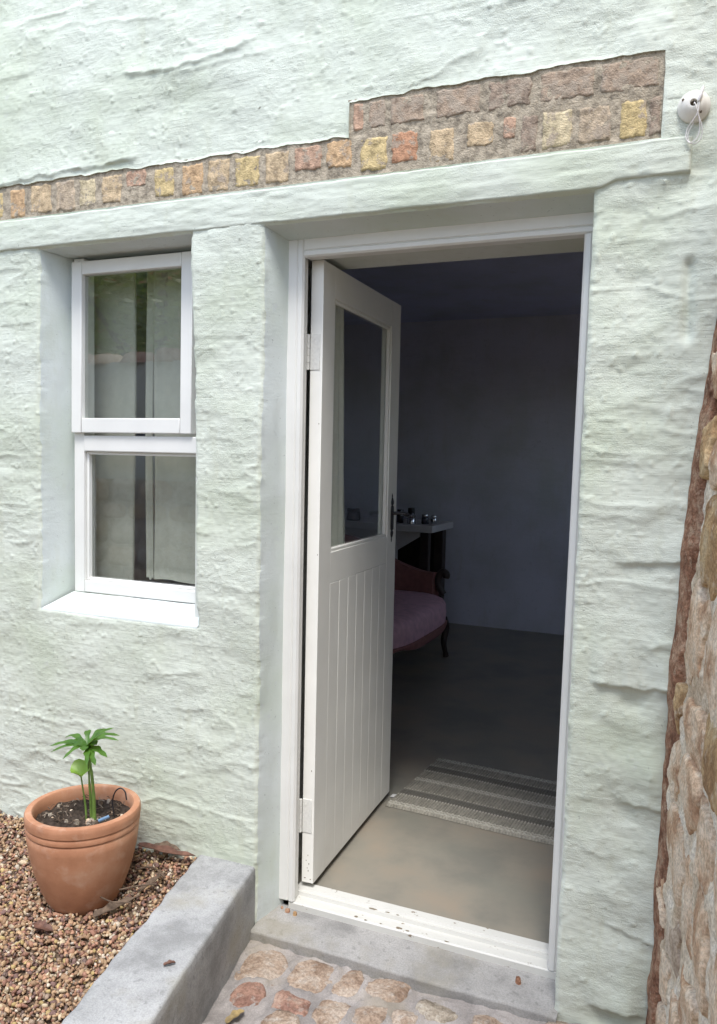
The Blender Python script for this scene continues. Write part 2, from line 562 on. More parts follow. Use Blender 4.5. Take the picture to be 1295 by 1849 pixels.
# pebbles: one loose mass
POT = (-.612, -.235)
N = 25000
px = rng.uniform(-1.75, .12, N * 2)
py = rng.uniform(-1.25, -.004, N * 2)
ok = (px < kerb_left(py) + .004) & (((px - POT[0]) ** 2 + (py - POT[1]) ** 2) > .088 ** 2)
px, py = px[ok][:N], py[ok][:N]
n = len(px)
t_ = (1 + 5 ** .5) / 2
ico = np.array([(-1, t_, 0), (1, t_, 0), (-1, -t_, 0), (1, -t_, 0), (0, -1, t_), (0, 1, t_), (0, -1, -t_), (0, 1, -t_), (t_, 0, -1), (t_, 0, 1), (-t_, 0, -1), (-t_, 0, 1)]) / 1.9
icof = np.array([(0, 11, 5), (0, 5, 1), (0, 1, 7), (0, 7, 10), (0, 10, 11), (1, 5, 9), (5, 11, 4), (11, 10, 2), (10, 7, 6), (7, 1, 8), (3, 9, 4), (3, 4, 2), (3, 2, 6), (3, 6, 8), (3, 8, 9), (4, 9, 5), (2, 4, 11), (6, 2, 10), (8, 6, 7), (9, 8, 1)])
size = rng.uniform(.0038, .0080, n) * np.where(rng.random(n) < .1, 1.35, 1)
V = ico[None] * (1 + rng.uniform(-.46, .46, (n, 12, 1)))
V = V * np.stack([rng.uniform(.9, 1.5, n), rng.uniform(.7, 1.1, n), rng.uniform(.45, .8, n)], -1)[:, None, :] * size[:, None, None]
def rotm(n, tilt=.7):
    a = rng.uniform(0, 2 * np.pi, n); b = rng.normal(0, tilt, n); c_ = rng.normal(0, tilt, n)
    ca, sa, cb, sb, cc, s_c = np.cos(a), np.sin(a), np.cos(b), np.sin(b), np.cos(c_), np.sin(c_)
    o, e = np.zeros(n), np.ones(n)
    A = np.stack([ca, -sa, o, sa, ca, o, o, o, e], -1).reshape(n, 3, 3)
    B = np.stack([e, o, o, o, cb, -sb, o, sb, cb], -1).reshape(n, 3, 3)
    C = np.stack([cc, o, s_c, o, e, o, -s_c, o, cc], -1).reshape(n, 3, 3)
    return A @ B @ C
V = np.einsum('nij,nkj->nki', rotm(n), V)
pz = gravel_z(px, py) + rng.uniform(-.009, .006, n)
V = V + np.stack([px, py, pz], -1)[:, None, :]
F = (icof[None] + (np.arange(n) * 12)[:, None, None]).reshape(-1, 3)
peb = mesh('gravel', V.reshape(-1, 3), F, 'pebble', kind='stuff', label='loose brown and ochre gravel chips beside the house wall', cat='gravel')
pal = np.array([(.35, .22, .13), (.42, .28, .165), (.28, .145, .10), (.50, .40, .27), (.20, .12, .10), (.40, .22, .14), (.55, .47, .37), (.30, .22, .16), (.16, .11, .09), (.46, .34, .15)])
pc = pal[rng.choice(len(pal), n, p=[.18, .16, .14, .11, .09, .11, .06, .07, .04, .04])] * rng.uniform(.8, 1.2, (n, 1))
ca = peb.data.color_attributes.new('Col', 'FLOAT_COLOR', 'POINT')
cc_ = np.ones((n * 12, 4), dtype=np.float32)
cc_[:, :3] = np.repeat(pc, 12, axis=0)
ca.data.foreach_set('color', cc_.ravel())

# kerb (a low concrete edging running out from the wall)
def kerb():
    L, bot, top = 3.2, -.30, .112
    na = 160
    prof = []
    for (u, z) in ((0, bot), (0, -.1), (0, 0), (0, top - .03), (.001, top - .008), (.004, top - .002), (.010, top), (.05, top), (.09, top), (.13, top), (.17, top), (KW - .012, top), (KW - .004, top - .003), (KW, top - .01), (KW, 0), (KW, bot)):
        prof.append((u, z))
    V = []
    for i in range(na):
        s = -.03 + L * i / (na - 1)
        for (u, z) in prof:
            p = KA + KD * s + KN * u
            nz = .004 * (float(fbm(s * 5, u * 5, 0, 31)) - .5) if z > top - .02 else 0
            nn = .005 * (float(fbm(s * 6, z * 6, 3, 33)) - .5) + (.010 * (float(vn(s * 22, u * 3, 1, 35)) - .5) if u > KW - .01 else 0)
            sl_ = -.010 * max(0, s - .1)
            q = p + KN * nn
            V.append((q.x, q.y, z + nz + (sl_ if z > 0 else 0)))
    F = gridfaces(na, len(prof))
    mesh('concrete_kerb', V, F, 'kerb', auto=60, label='pale grey concrete kerb running out from the wall between gravel and cobbles', cat='kerb')
kerb()

# cobbled path
cob = [(-.023, -.117, .060, .072), (.129, -.109, .055, .070), (.236, -.089, .040, .058), (.353, -.078, .054, .042), (.000, -.262, .036, .055), (.132, -.245, .044, .048), (.247, -.225, .038, .046), (.349, -.191, .040, .042), (.435, -.164, .034, .030), (.517, -.099, .048, .034)]
tries = 0
while len(cob) < 150 and tries < 9000:
    tries += 1
    y = random.uniform(-2.6, -.06); x = random.uniform(kerb_right(y) + .05, 1.02 + .16 * abs(y))
    r = random.uniform(.036, .060)
    if y > -.30 and x < .60: continue
    if all((x - a) ** 2 + (y - b) ** 2 > (r + max(c, d)) ** 2 * .92 for a, b, c, d in cob):
        cob.append((x, y, r * random.uniform(.85, 1.2), r * random.uniform(.85, 1.2)))
xs = np.linspace(-.2, 1.6, 180); ys = np.linspace(-2.9, .06, 260)
X, Y = np.meshgrid(xs, ys, indexing='ij')
PZ = -.118
Z = PZ + .016 * (fbm(X * 9, Y * 9, 0, 41) - .5) + .013 * (fbm(X * 34, Y * 34, 0, 43) - .5) + .004 + .022 * smooth(.35, 1.0, X) * smooth(-.35, 0, Y)
for a, b, c, d in cob:
    e = np.sqrt(((X - a) / c) ** 2 + ((Y - b) / d) ** 2)
    Z = Z + .011 * np.exp(-((e - 1.30) / .16) ** 2)
path = mesh('cobbled_path', np.stack([np.maximum(X, kerb_right(Y) - .03), Y, Z], -1).reshape(-1, 3), gridfaces(len(xs), len(ys)), 'mortar_path', smooth_=True, kind='structure')
def blob(nu, nv, sx, sy, h, seed, sharp=2.6, rough=.25):
    """domed stone: returns verts in local (u,v,height), faces"""
    u = np.linspace(-1, 1, nu); v = np.linspace(-1, 1, nv)
    U_, V_ = np.meshgrid(u, v, indexing='ij')
    rr = (np.abs(U_) ** 4 + np.abs(V_) ** 4 + 1e-9) ** .25
    mx = np.maximum(np.abs(U_), np.abs(V_)) + 1e-9
    k = mx / (np.abs(U_) ** sharp + np.abs(V_) ** sharp + 1e-9) ** (1 / sharp)
    A, B = U_ * k, V_ * k
    e = np.sqrt(A ** 2 + B ** 2)
    ang = np.arctan2(B, A)
    k2 = 1 + rough * (fbm(np.cos(ang) * 1.3 + 5, np.sin(ang) * 1.3 + 5, seed * 1.7, seed, 2) - .5) * 2 * np.clip(e, 0, 1)
    A, B = A * k2, B * k2
    ee = np.clip(mx, 0, 1)
    H = h * (np.clip(1 - ee ** 3.2, 0, 1) ** .55) * (.82 + .36 * fbm(A * 1.7, B * 1.7, seed, seed + 3)) - .014 * (ee > .999)
    H = H + h * .22 * (fbm(A * 4.5, B * 4.5, seed, seed + 9) - .5) * (ee < .97)
    return A * sx, B * sy, H, gridfaces(nu, nv)
def rock(nu, nv, sx, sy, h, seed, sharp=3.2, rough=.34, facets=7):
    A, B, H, F = blob(nu, nv, 1.0, 1.0, 1.0, seed, sharp, rough)
    g_ = np.random.default_rng(int(seed * 13 + 5))
    ee = np.maximum(np.abs(np.linspace(-1, 1, nu))[:, None], np.abs(np.linspace(-1, 1, nv))[None, :])
    top = np.full_like(A, 1.0)
    for _ in range(facets):
        a = g_.uniform(0, 6.283); k = g_.uniform(.25, .9); o = g_.uniform(.75, 1.25)
        top = np.minimum(top, o - k * (A * math.cos(a) + B * math.sin(a)))
    top = top + .26 * (fbm(A * 2.6, B * 2.6, seed, seed + 5, 3) - .5) + .16 * (fbm(A * 7, B * 7, seed, seed + 8, 2) - .5)
    Hh_ = h * top * np.clip((1 - ee) / .14, 0, 1) ** .7 - .016 * (ee > .999)
    return A * sx, B * sy, Hh_, F
for i, (a, b, c, d) in enumerate(cob):
    A, B, H, F = rock(17, 17, c * 1.36, d * 1.32, .019, 100 + i, 2.5, .34, 5)
    th = random.uniform(-.3, .3)
    x = a + A * math.cos(th) - B * math.sin(th); y = b + A * math.sin(th) + B * math.cos(th)
    zz = PZ + .002 + .016 * (float(fbm(a * 9, b * 9, 0, 41)) - .5) + .022 * float(smooth(.35, 1.0, a) * smooth(-.35, 0, b))
    mesh('cobblestone', np.stack([x, y, zz + H], -1).reshape(-1, 3), F, random.choice(['cob_a', 'cob_a', 'cob_b', 'cob_c']) if i > 9 else ['cob_a', 'cob_a', 'cob_a', 'cob_a', 'cob_b', 'cob_b', 'cob_a', 'cob_a', 'cob_a', 'cob_c'][i], path, smooth_=True)

# ================================================================== HOUSE FRONT
house = thing('house_front', 'pale sage green roughly plastered house front with half open white door', 'house', (0, 0, -.1))
WX0, WX1, WZ0, WZ1 = -1.016, -.373, .860, 2.103
DX0, DX1, DZ0, DZ1 = -.129, .822, -.35, 2.103
BZ0, BZ1, BZ2, BX0, BX1 = 2.213, 2.326, 2.424, .145, .986   # exposed brick band

ledges = [((-1.6, 2.330), (-1.188, 2.334), (-1.036, 2.341), (-.819, 2.348), (-.594, 2.353), .010, .07),
          ((-.65, 2.622), (-.446, 2.606), (-.285, 2.621), (-.165, 2.649), .007, .014),
          ((-.45, 2.585), (-.25, 2.600), (-.10, 2.612), .004, .02),
          ((.885, .842), (1.2, .850), .020, .09),
          ((.927, 1.163), (1.02, 1.170), (1.2, 1.20), .010, .05),
          ((.93, .205), (1.016, .186), (1.2, .18), .008, .05),
          ((.915, -.025), (1.03, -.014), .020, .05),
          ((.95, .535), (1.2, .545), .008, .05),
          ((.87, .39), (.93, .38), .004, .03)]
lr = random.Random(3)
for _ in range(95):
    x = lr.uniform(-1.35, 1.15); z = lr.uniform(0, 2.95); L = lr.uniform(.05, .28)
    sl_ = lr.uniform(-.12, .14)
    ledges.append(((x, z), (x + L / 2, z + sl_ * L / 2 + lr.uniform(-.008, .008)), (x + L, z + sl_ * L), lr.uniform(.0010, .0040), lr.uniform(.010, .045)))

def disp(x, z):
    """relief of the plaster towards the viewer"""
    r = smooth(.84, .95, x)
    up = smooth(2.33, 2.5, z)
    d = .018 * (fbm(x * 2.6, z * 3.0, 0, 1, 2) - .5) * (1 + .8 * r) + (.007 + .007 * r) * (fbm(x * 7.5, z * 8.5, 0, 2, 2) - .5)
    wx = x + .05 * fbm(x * 6, z * 6, 0, 77)
    d = d + (.0030 + .0035 * r + .002 * up) * (fbm(wx * 5, z * 10, 0, 3, 3) - .5) * 2
    d = d + (.0010 + .0012 * r) * (fbm(x * 24, z * 30, 0, 6, 3) - .5) * 2
    d = d + .0010 * (fbm(x * 95, z * 105, 0, 9, 2) - .5) * 2
    bl = fbm(x * 55, z * 55, 0, 13, 2)
    d = d + .0025 * np.clip((bl - .76) / .1, 0, 1)
    # trowel ridges where two sweeps meet
    rid = 1 - np.abs(fbm(x * 3.2 + 4, z * 9.5, 0, 21, 3) - .5) * 9
    d = d + .0032 * np.clip(rid, 0, 1) ** 2 * smooth(.4, .65, fbm(x * 2.1, z * 2.7, 0, 25, 2))
    d = np.array(d)
    for ld in ledges:
        pts = np.array(ld[:-2]); amp, wd = ld[-2:]
        sel = (x > pts[0, 0] - .02) & (x < pts[-1, 0] + .02) & (z > pts[:, 1].min() - .05) & (z < pts[:, 1].max() + .03 + 5 * wd)
        xx, zz = x[sel], z[sel]
        zl = np.interp(xx, pts[:, 0], pts[:, 1]) + .016 * (fbm(xx * 26, 0 * xx, ld[-1] * 99, 51, 3) - .5)
        wgt = smooth(pts[0, 0] - .02, pts[0, 0] + .03, xx) * (1 - smooth(pts[-1, 0] - .03, pts[-1, 0] + .02, xx))
        v = zz - zl
        am = .25 + 1.3 * fbm(xx * 16, 0 * xx, ld[-1] * 77, 53, 2)
        d[sel] += amp * am * wgt * np.where(v > 0, np.exp(-np.clip(v, 0, 9) / wd), np.exp(np.clip(v, -9, 0) / .0045))
    # recesses near the right hand corner
    d = d - .012 * np.exp(-((x - 1.066) / .012) ** 2) * smooth(1.70, 1.74, z) * (1 - smooth(1.9, 1.93, z))
    d = d - .014 * np.exp(-((x - .985) / .05) ** 2 - ((z - .80) / .035) ** 2)
    d = d - .010 * np.exp(-((x - .975) / .04) ** 2 - ((z - .50) / .03) ** 2)
    d = d - .016 * np.exp(-((x - .97) / .05) ** 2 - ((z + .055) / .03) ** 2)
    d = d + .016 * np.exp(-((x - 1.04) / .04) ** 2 - ((z - .62) / .08) ** 2)
    d = d + .014 * np.exp(-((x - 1.12) / .05) ** 2 - ((z - 2.0) / .10) ** 2)
    d = d - .006 * np.exp(-((x - 1.09) / .03) ** 2 - ((z - 2.12) / .05) ** 2)
    return d

def warp(x, z):
    """old openings are not quite square"""
    k = (z - 1.48) / .62
    x = x - .0165 * np.clip(k, -1.3, 1.3) * np.exp(-((x + .373) / .10) ** 2)
    k2 = (z - 1.0) / 1.1
    x = x + .009 * np.clip(k2, -1.2, 1.2) * np.exp(-((x - .822) / .12) ** 2)
    return x

def lines(a, b, step, keys):
    keys = sorted(k for k in keys if a < k < b)
    ks = [a] + keys + [b]
    out = [a]
    for p, q_ in zip(ks, ks[1:]):
        k = max(1, int(round((q_ - p) / step)))
        out += list(np.linspace(p, q_, k + 1)[1:])
    return np.array(out)
ST = .0048
gx = np.concatenate([np.linspace(-6.5, -1.4, 70)[:-1], lines(-1.4, 1.3, ST, [WX0, WX1, DX0, DX1, BX0, BX1])])
gz = np.concatenate([np.linspace(-.34, -.14, 10)[:-1], lines(-.14, 3.05, ST, [WZ0, WZ1, BZ0, BZ1, BZ2]), np.linspace(3.05, 4.4, 24)[1:]])
X, Z = np.meshgrid(gx, gz, indexing='ij')
D = disp(X, Z)
# rounding and chipping next to the openings
def edge_dist(x0, x1, z0, z1):
    dx = np.maximum(np.maximum(x0 - X, X - x1), 0)
    dz = np.maximum(np.maximum(z0 - Z, Z - z1), 0)
    return np.hypot(dx, dz)
for (a, b, c, d, r_) in ((WX0, WX1, WZ0, WZ1, .012), (DX0, DX1, DZ0, DZ1, .012)):
    e = np.clip(1 - edge_dist(a, b, c, d) / r_, 0, 1)
    chip = np.clip((fbm(X * 30, Z * 30, 0, 91, 2) - .55) * 5, 0, 1)
    D = D - (.006 + .006 * chip) * e ** 2
for (a, b, c, d) in ((-9, BX1, BZ0, BZ1), (BX0, BX1, BZ1 - .01, BZ2)):
    e = np.clip(1 - edge_dist(a, b, c, d) / .008, 0, 1)
    D = D * (1 - .6 * e) + .003 * e
XW = warp(X, Z) + .0055 * (fbm(X * 0 + 3, Z * 26, X * 2, 61, 4) - .5)
ZW = Z + .014 * (fbm(X * 20, Z * 0 + 5, 0, 63, 4) - .5) * (np.minimum(np.abs(Z - BZ1), np.abs(Z - BZ2)) < .02)
xc = (gx[:-1] + gx[1:]) / 2; zc = (gz[:-1] + gz[1:]) / 2
XC, ZC = np.meshgrid(xc, zc, indexing='ij')
hole = ((XC > WX0) & (XC < WX1) & (ZC > WZ0) & (ZC < WZ1)) | ((XC > DX0) & (XC < DX1) & (ZC > DZ0) & (ZC < DZ1)) \
    | ((XC < BX1) & (ZC > BZ0) & (ZC < BZ1)) | ((XC > BX0) & (XC < BX1) & (ZC > BZ0) & (ZC < BZ2))
F = gridfaces(len(gx), len(gz))[~hole.ravel()]
VV = np.stack([XW, -D, ZW], -1)
verts = [VV.reshape(-1, 3)]
faces = [F]
nmain = len(F)
base = VV.reshape(-1, 3).shape[0]
def strip(idx, target, rows=9, seed=0, bulge=.003):
    """reveal going inwards from border vertices idx[(i,j)] to target(x,z)->(x,y,z)"""
    global base
    P0 = np.array([VV[i, j] for i, j in idx])
    kn = min(31, len(P0) // 2 * 2 - 1)
    pad = np.pad(P0, ((kn // 2, kn // 2), (0, 0)), mode='reflect', reflect_type='odd')
    PS = np.stack([np.convolve(pad[:, c], np.ones(kn) / kn, 'valid') for c in range(3)], -1) if kn > 3 and rows > 3 else P0
    P1 = np.array([target(*p) for p in PS])
    R_ = []
    for k in range(rows):
        t = k / (rows - 1)
        P = PS * (1 - t) + P1 * t + (P0 - PS) * math.exp(-t / .07)
        nz = (fbm(P[:, 0] * 5 + P[:, 2] * 5, P[:, 1] * 22, seed, seed + 71, 2) - .5) * 2 * bulge * math.sin(math.pi * t)
        P = P + nz[:, None] * np.array(bn)[None]
        R_.append(P)
    G = np.stack(R_, 0)
    verts.append(G.reshape(-1, 3))
    faces.append(gridfaces(rows, len(idx), base))
    base += G.shape[0] * G.shape[1]
ix = lambda v: int(np.argmin(np.abs(gx - v)))
iz = lambda v: int(np.argmin(np.abs(gz - v)))
zj = range(iz(WZ0), iz(WZ1) + 1); xi_ = range(ix(WX0), ix(WX1) + 1)
FD = .118   # window frame plane
bn = (1, 0, 0)
strip([(ix(WX0), j) for j in zj], lambda x, y, z: (-.972, FD + .05, .905 + (z - WZ0) * .955), 12, 1)
strip([(ix(WX1), j) for j in zj], lambda x, y, z: (x - .012, FD + .05, .905 + (z - WZ0) * .955), 9, 2)
bn = (0, 0, 1)
strip([(i, iz(WZ1)) for i in xi_], lambda x, y, z: (-.972 + (x - WX0) * .93, FD + .05, 2.093), 9, 3)
zj = range(0, iz(DZ1) + 1); xi_ = range(ix(DX0), ix(DX1) + 1)
bn = (1, 0, 0)
strip([(ix(DX0), j) for j in zj], lambda x, y, z: (-.094, .125, z - .022 * max(0, z - 1) / 1.1), 12, 4)
strip([(ix(DX1), j) for j in zj], lambda x, y, z: (x + .004, .125, z - .02 * max(0, z - 1) / 1.1), 7, 5)
bn = (0, 0, 1)
strip([(i, iz(DZ1)) for i in xi_], lambda x, y, z: (-.094 + (x - DX0) * .965, .125, 2.078), 9, 6, .0015)
# returns around the exposed brick
bn = (0, 1, 0)
ib0 = 0
strip([(i, iz(BZ0)) for i in range(0, ix(BX1) + 1)], lambda x, y, z: (x, .022, z), 3, 7, 0)
strip([(i, iz(BZ1)) for i in range(0, ix(BX0) + 1)], lambda x, y, z: (x, .022, z), 3, 8, 0)
strip([(ix(BX0), j) for j in range(iz(BZ1), iz(BZ2) + 1)], lambda x, y, z: (x, .022, z), 3, 9, 0)
strip([(i, iz(BZ2)) for i in range(ix(BX0), ix(BX1) + 1)], lambda x, y, z: (x, .022, z), 3, 10, 0)
strip([(ix(BX1), j) for j in range(iz(BZ0), iz(BZ2) + 1)], lambda x, y, z: (x, .022, z), 3, 11, 0)
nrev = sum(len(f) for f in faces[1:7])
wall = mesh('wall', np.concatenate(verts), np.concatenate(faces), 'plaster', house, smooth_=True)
wall.data.materials.append(M['plaster_sky_tint'])
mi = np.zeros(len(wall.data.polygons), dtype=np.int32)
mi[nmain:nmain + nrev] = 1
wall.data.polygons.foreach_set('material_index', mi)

# masonry core behind the plaster skin (also the inner side of the wall)
TH = .40
boxes('inner_wall', 'inner_plaster', house, [
    (-6.5, -1.02, .05, TH, -.3, 4.4), (-.40, -.145, .05, TH, -.3, 4.4), (.84, 1.9, .05, TH, -.3, 4.4),
    (-1.018, -.402, .05, TH, -.3, .84), (-1.018, -.402, .05, TH, 2.11, 4.4), (-.143, .838, .05, TH, 2.11, 4.4),
    (-.143, .838, .19, TH - .002, 2.052, 2.109)], bev=0)

# raised lintel band
def band():
    us = lines(-3.2, 1.062, .006, []); vs_ = np.linspace(0, 1, 22)
    U_, V_ = np.meshgrid(us, vs_, indexing='ij')
    z0 = 2.1045 + .0035 * (fbm(U_ * 9, 0 * U_, 0, 81) - .5)
    z0 = z0 + np.where(U_ > DX1 + .02, .016, 0) * smooth(DX1 + .02, DX1 + .07, U_)
    z1 = 2.211 + .004 * (fbm(U_ * 20, 0 * U_, 0, 83) - .5)
    ze = z0 + (z1 - z0) * V_
    lip = smooth(.93, .97, U_)
    pr = (.0045 + .0045 * lip) * (np.clip(V_ / (.34 - .26 * lip), 0, 1) ** .6) * (np.clip((1 - V_) / .05, 0, 1) ** .5) * (np.clip((1.062 - U_) / .008, 0, 1) ** .5)
    # left of the door the band fades into the wall below
    y = -(pr + .004 + .004 * (fbm(U_ * 4, ze * 5, 0, 85) - .5) + .0022 * (fbm(U_ * 14, ze * 75, 0, 87, 3) - .5) * 2 + .001 * (fbm(U_ * 90, ze * 90, 0, 89, 2) - .5))
    y = np.where((V_ < .001) | (V_ > .999) | (U_ > 1.0615), .03, y)
    mesh('lintel', np.stack([U_, y, ze], -1).reshape(-1, 3), gridfaces(len(us), len(vs_)), 'lintel', house, smooth_=True)
band()

# exposed brick band
xs = np.concatenate([np.linspace(-6.5, -1.4, 40)[:-1], np.linspace(-1.4, BX1 + .004, 420)]); zs = np.linspace(BZ0 - .004, BZ1 + .004, 26)
def mort(X, Z):
    return .0015 - .005 * (fbm(X * 30, Z * 30, 0, 111, 3) - .5) - .003 * (fbm(X * 110, Z * 110, 0, 113, 2) - .5)
X, Z = np.meshgrid(xs, zs, indexing='ij')
v1 = np.stack([X, mort(X, Z), Z], -1).reshape(-1, 3)
f1 = gridfaces(len(xs), len(zs))
xs2 = np.linspace(BX0 - .004, BX1 + .004, 190); zs2 = np.linspace(BZ1 + .004, BZ2 + .004, 24)
X, Z = np.meshgrid(xs2, zs2, indexing='ij')
v2 = np.stack([X, mort(X, Z), Z], -1).reshape(-1, 3)
f2 = gridfaces(len(xs2), len(zs2), len(v1))
course = mesh('brick_course', np.concatenate([v1, v2]), np.concatenate([f1, f2]), 'mortar', house, smooth_=True)
low = [(-1.235, -1.174, 'y'), (-1.140, -1.074, 'o'), (-1.046, -.958, 't'), (-.934, -.854, 'g'), (-.833, -.766, 'l'), (-.739, -.663, 't'), (-.641, -.565, 'p', .55), (-.530, -.457, 'y'),
       (-.425, -.350, 'o'), (-.330, -.252, 't'), (-.231, -.147, 'y'), (-.126, -.047, 't'), (-.028, .058, 'p', .75), (.076, .155, 'o', .75), (.182, .261, 'y'), (.276, .352, 'r', .9),
       (.388, .456, 't'), (.492, .564, 't', .7), (.590, .626, 'p', .6), (.638, .681, 'd'), (.695, .769, 'l'), (.786, .865, 'g'), (.888, .950, 'y'), (.957, .982, 'd')]
up = [(.152, .195, 'p'), (.200, .262, 'u'), (.266, .372, 'u'), (.40, .53, 'u'), (.545, .665, 'd'), (.682, .825, 'u'), (.833, .979, 'u')]
x = -1.27
while x > -3:                                   # beyond the left edge of the picture the course goes on
    low.append((x - .075, x - .004, random.choice('yotlp')))
    x -= .103
def brick(x0, x1, z0, z1, c, seed):
    nu, nv = max(7, int((x1 - x0) / .006)), 16
    u = np.linspace(-1, 1, nu); v = np.linspace(-1, 1, nv)
    U_, V_ = np.meshgrid(u, v, indexing='ij')
    ed = np.maximum(np.abs(U_), np.abs(V_))
    jx = .018 * (fbm(V_ * 2.5 + 9, U_ * .7, seed, 121, 3) - .5) * np.abs(U_)
    jz = .020 * (fbm(U_ * 2.5 + 9, V_ * .7, seed, 123, 3) - .5) * np.abs(V_)
    X = (x0 + x1) / 2 + U_ * (x1 - x0) / 2 + jx
    Z = (z0 + z1) / 2 + V_ * (z1 - z0) / 2 + jz
    h = np.clip((1 - ed) / .07, 0, 1) ** .8
    y = .0042 - h * (.0016 + .0060 * fbm(X * 26, Z * 26, seed, 125)) - .0034 * (fbm(X * 75, Z * 75, seed, 127, 3) - .5) * h
    y = np.where(ed > .999, .016, y)
    mesh('brick', np.stack([X, y, Z], -1).reshape(-1, 3), gridfaces(nu, nv), 'brick_' + c, course, smooth_=True)
for i, b in enumerate(low):
    h = b[3] if len(b) > 3 else 1
    dz = random.uniform(-.004, .004)
    z1 = BZ1 - .006 + dz
    z0 = BZ0 + .004 + random.uniform(-.004, .006)
    if h < 1: z0 = z1 - (z1 - z0) * h
    brick(b[0] - .005, b[1] + .005, z0, z1, b[2], i + .5)
for i, b in enumerate(up):
    brick(b[0], b[1], BZ1 + .012, BZ2 - .006, b[2], i + 60.5)

# ------------------------------------------------------------------ window (fixed light below, top hung sash above)
wy0, wy1 = FD, FD + .055
win = boxes('window', 'win_paint', house, [
    (-.968, -.922, wy0, wy1, .908, 2.092), (-.428, -.382, wy0 + .03, wy1 + .03, .908, 2.092),
    (-.9215, -.4285, wy0 + .030, wy1, 2.046, 2.091)], bev=.003)
boxes('window_rail', 'win_paint', win, [(-.9215, -.4285, wy0 - .004, wy1, 1.416, 1.472)], bev=.004)
boxes('window_rail', 'win_paint', win, [(-.9215, -.4285, wy0 - .001, wy1, .909, .952)], bev=.004)
boxes('window_bead', 'win_paint', win, [(-.9215, -.911, wy0 + .012, wy0 + .03, .9525, 1.4155), (-.911, -.4185, wy0 + .012, wy0 + .03, .9525, .962), (-.911, -.4185, wy0 + .012, wy0 + .03, 1.405, 1.4155)], bev=.002)
box('glass_pane', 'glass', win, -.9205, -.4195, wy0 + .031, wy0 + .035, .953, 1.415, 0)
# sash: proud of the frame and a touch open at the bottom
sx0, sx1, sz0, sz1, sy = -.966, -.455, 1.481, 2.079, FD - .014
tilt = math.radians(.35)
def sash_fn(v):
    dy = (sz1 - v[2]) * math.sin(tilt)
    return (v[0], v[1] - dy, v[2])
bm = bmesh.new()
for b in ((sx0, sx0 + .046, sy, sy + .042, sz0, sz1), (sx1 - .046, sx1, sy, sy + .042, sz0, sz1),
          (sx0 + .0465, sx1 - .0465, sy + .0005, sy + .042, sz1 - .046, sz1 - .0005), (sx0 + .0465, sx1 - .0465, sy + .0005, sy + .042, sz0 + .0005, sz0 + .052)):
    bbox(bm, *b, bev=.0035)
for v in bm.verts: v.co = sash_fn(v.co)
sash = bm_obj('window_sash', bm, 'win_paint', win, auto=20)
bm = bmesh.new(); bbox(bm, sx0 + .047, sx1 - .047, sy + .018, sy + .022, sz0 + .053, sz1 - .047)
for v in bm.verts: v.co = sash_fn(v.co)
bm_obj('glass_pane', bm, 'glass', win, auto=None)
# sloping plaster sill
xs = np.linspace(-1.0, -.375, 60); ts = np.linspace(0, 1, 14)
X, T = np.meshgrid(xs, ts, indexing='ij')
xl = -1.016 + .044 * T; xr = -.356 - .012 * T
XX = xl + (X + 1.0) / .625 * (xr - xl)
YY = -.010 + (FD + .012) * T
ZZ = .857 + .050 * T + .003 * (fbm(XX * 12, YY * 12, 0, 131) - .5) - .010 * np.clip(1 - T / .12, 0, 1) ** 2
YY = np.where(T < .001, .012, YY)
ZZ = np.where(T < .001, .835, ZZ)
mesh('window_sill', np.stack([XX, YY, ZZ], -1).reshape(-1, 3), gridfaces(60, 14), M['plaster_sky_tint'], win, smooth_=True)

# ------------------------------------------------------------------ door frame
DF = .105
lean = lambda c: (c[0] + .011 * (c[2] - 1.0), c[1], c[2])
LP = [(-.135, DF), (-.072, DF), (-.068, DF + .004), (-.064, DF - .001), (-.052, DF - .001), (-.046, DF + .006), (-.046, DF + .012), (-.052, DF + .016), (-.052, DF + .040), (-.070, DF + .040), (-.070, .180), (-.135, .180)]
RP = [(.845, DF), (.845, .185), (.802, .185), (.802, DF + .045), (.784, DF + .045), (.784, DF + .006), (.790, DF - .001), (.802, DF - .001), (.806, DF + .004), (.810, DF)]
frame = prism('door_frame', 'paint', house, LP, 'z', -.034, 2.10, bev=0)
prism('jamb', 'paint', frame, RP, 'z', -.034, 2.0275, fn=lean, bev=0)
HP = [(DF, 2.095), (DF, 2.052), (DF + .004, 2.048), (DF - .001, 2.044), (DF - .001, 2.033), (DF + .006, 2.028), (DF + .045, 2.028), (DF + .045, 2.044), (.185, 2.044), (.185, 2.095)]
prism('frame_head', 'paint', frame, HP, 'x', -.0458, .845, bev=0)
TP = [(DF + .002, -.10), (DF + .002, -.040), (DF + .006, -.036), (DF + .045, -.034), (DF + .048, -.022), (DF + .058, -.022), (DF + .062, -.014), (.196, -.012), (.200, -.016), (.200, -.10)]
thr = prism('threshold', 'paint_worn', frame, TP, 'x', -.066, .800, bev=0)
cr = random.Random(5)
for (cx, cyy, zz, lx, ly) in ((.21, DF + .054, -.0212, .035, .004), (.26, DF + .056, -.0212, .020, .003), (.295, DF + .056, -.0212, .012, .003), (.17, DF + .012, -.0349, .016, .005), (.205, DF + .008, -.0352, .012, .004), (.255, DF + .010, -.0350, .010, .003), (.315, DF + .012, -.0349, .022, .006), (.345, DF + .009, -.0351, .016, .004), (.47, DF + .008, -.0352, .018, .003)):
    P = []
    for k in range(12):
        a = 2 * math.pi * k / 12
        r = cr.uniform(.6, 1.1)
        P.append((cx + lx * .5 * math.cos(a) * r, cyy + ly * math.sin(a) * r, zz))
    mesh('paint_chip', P, [tuple(range(12))], 'chip', frame)
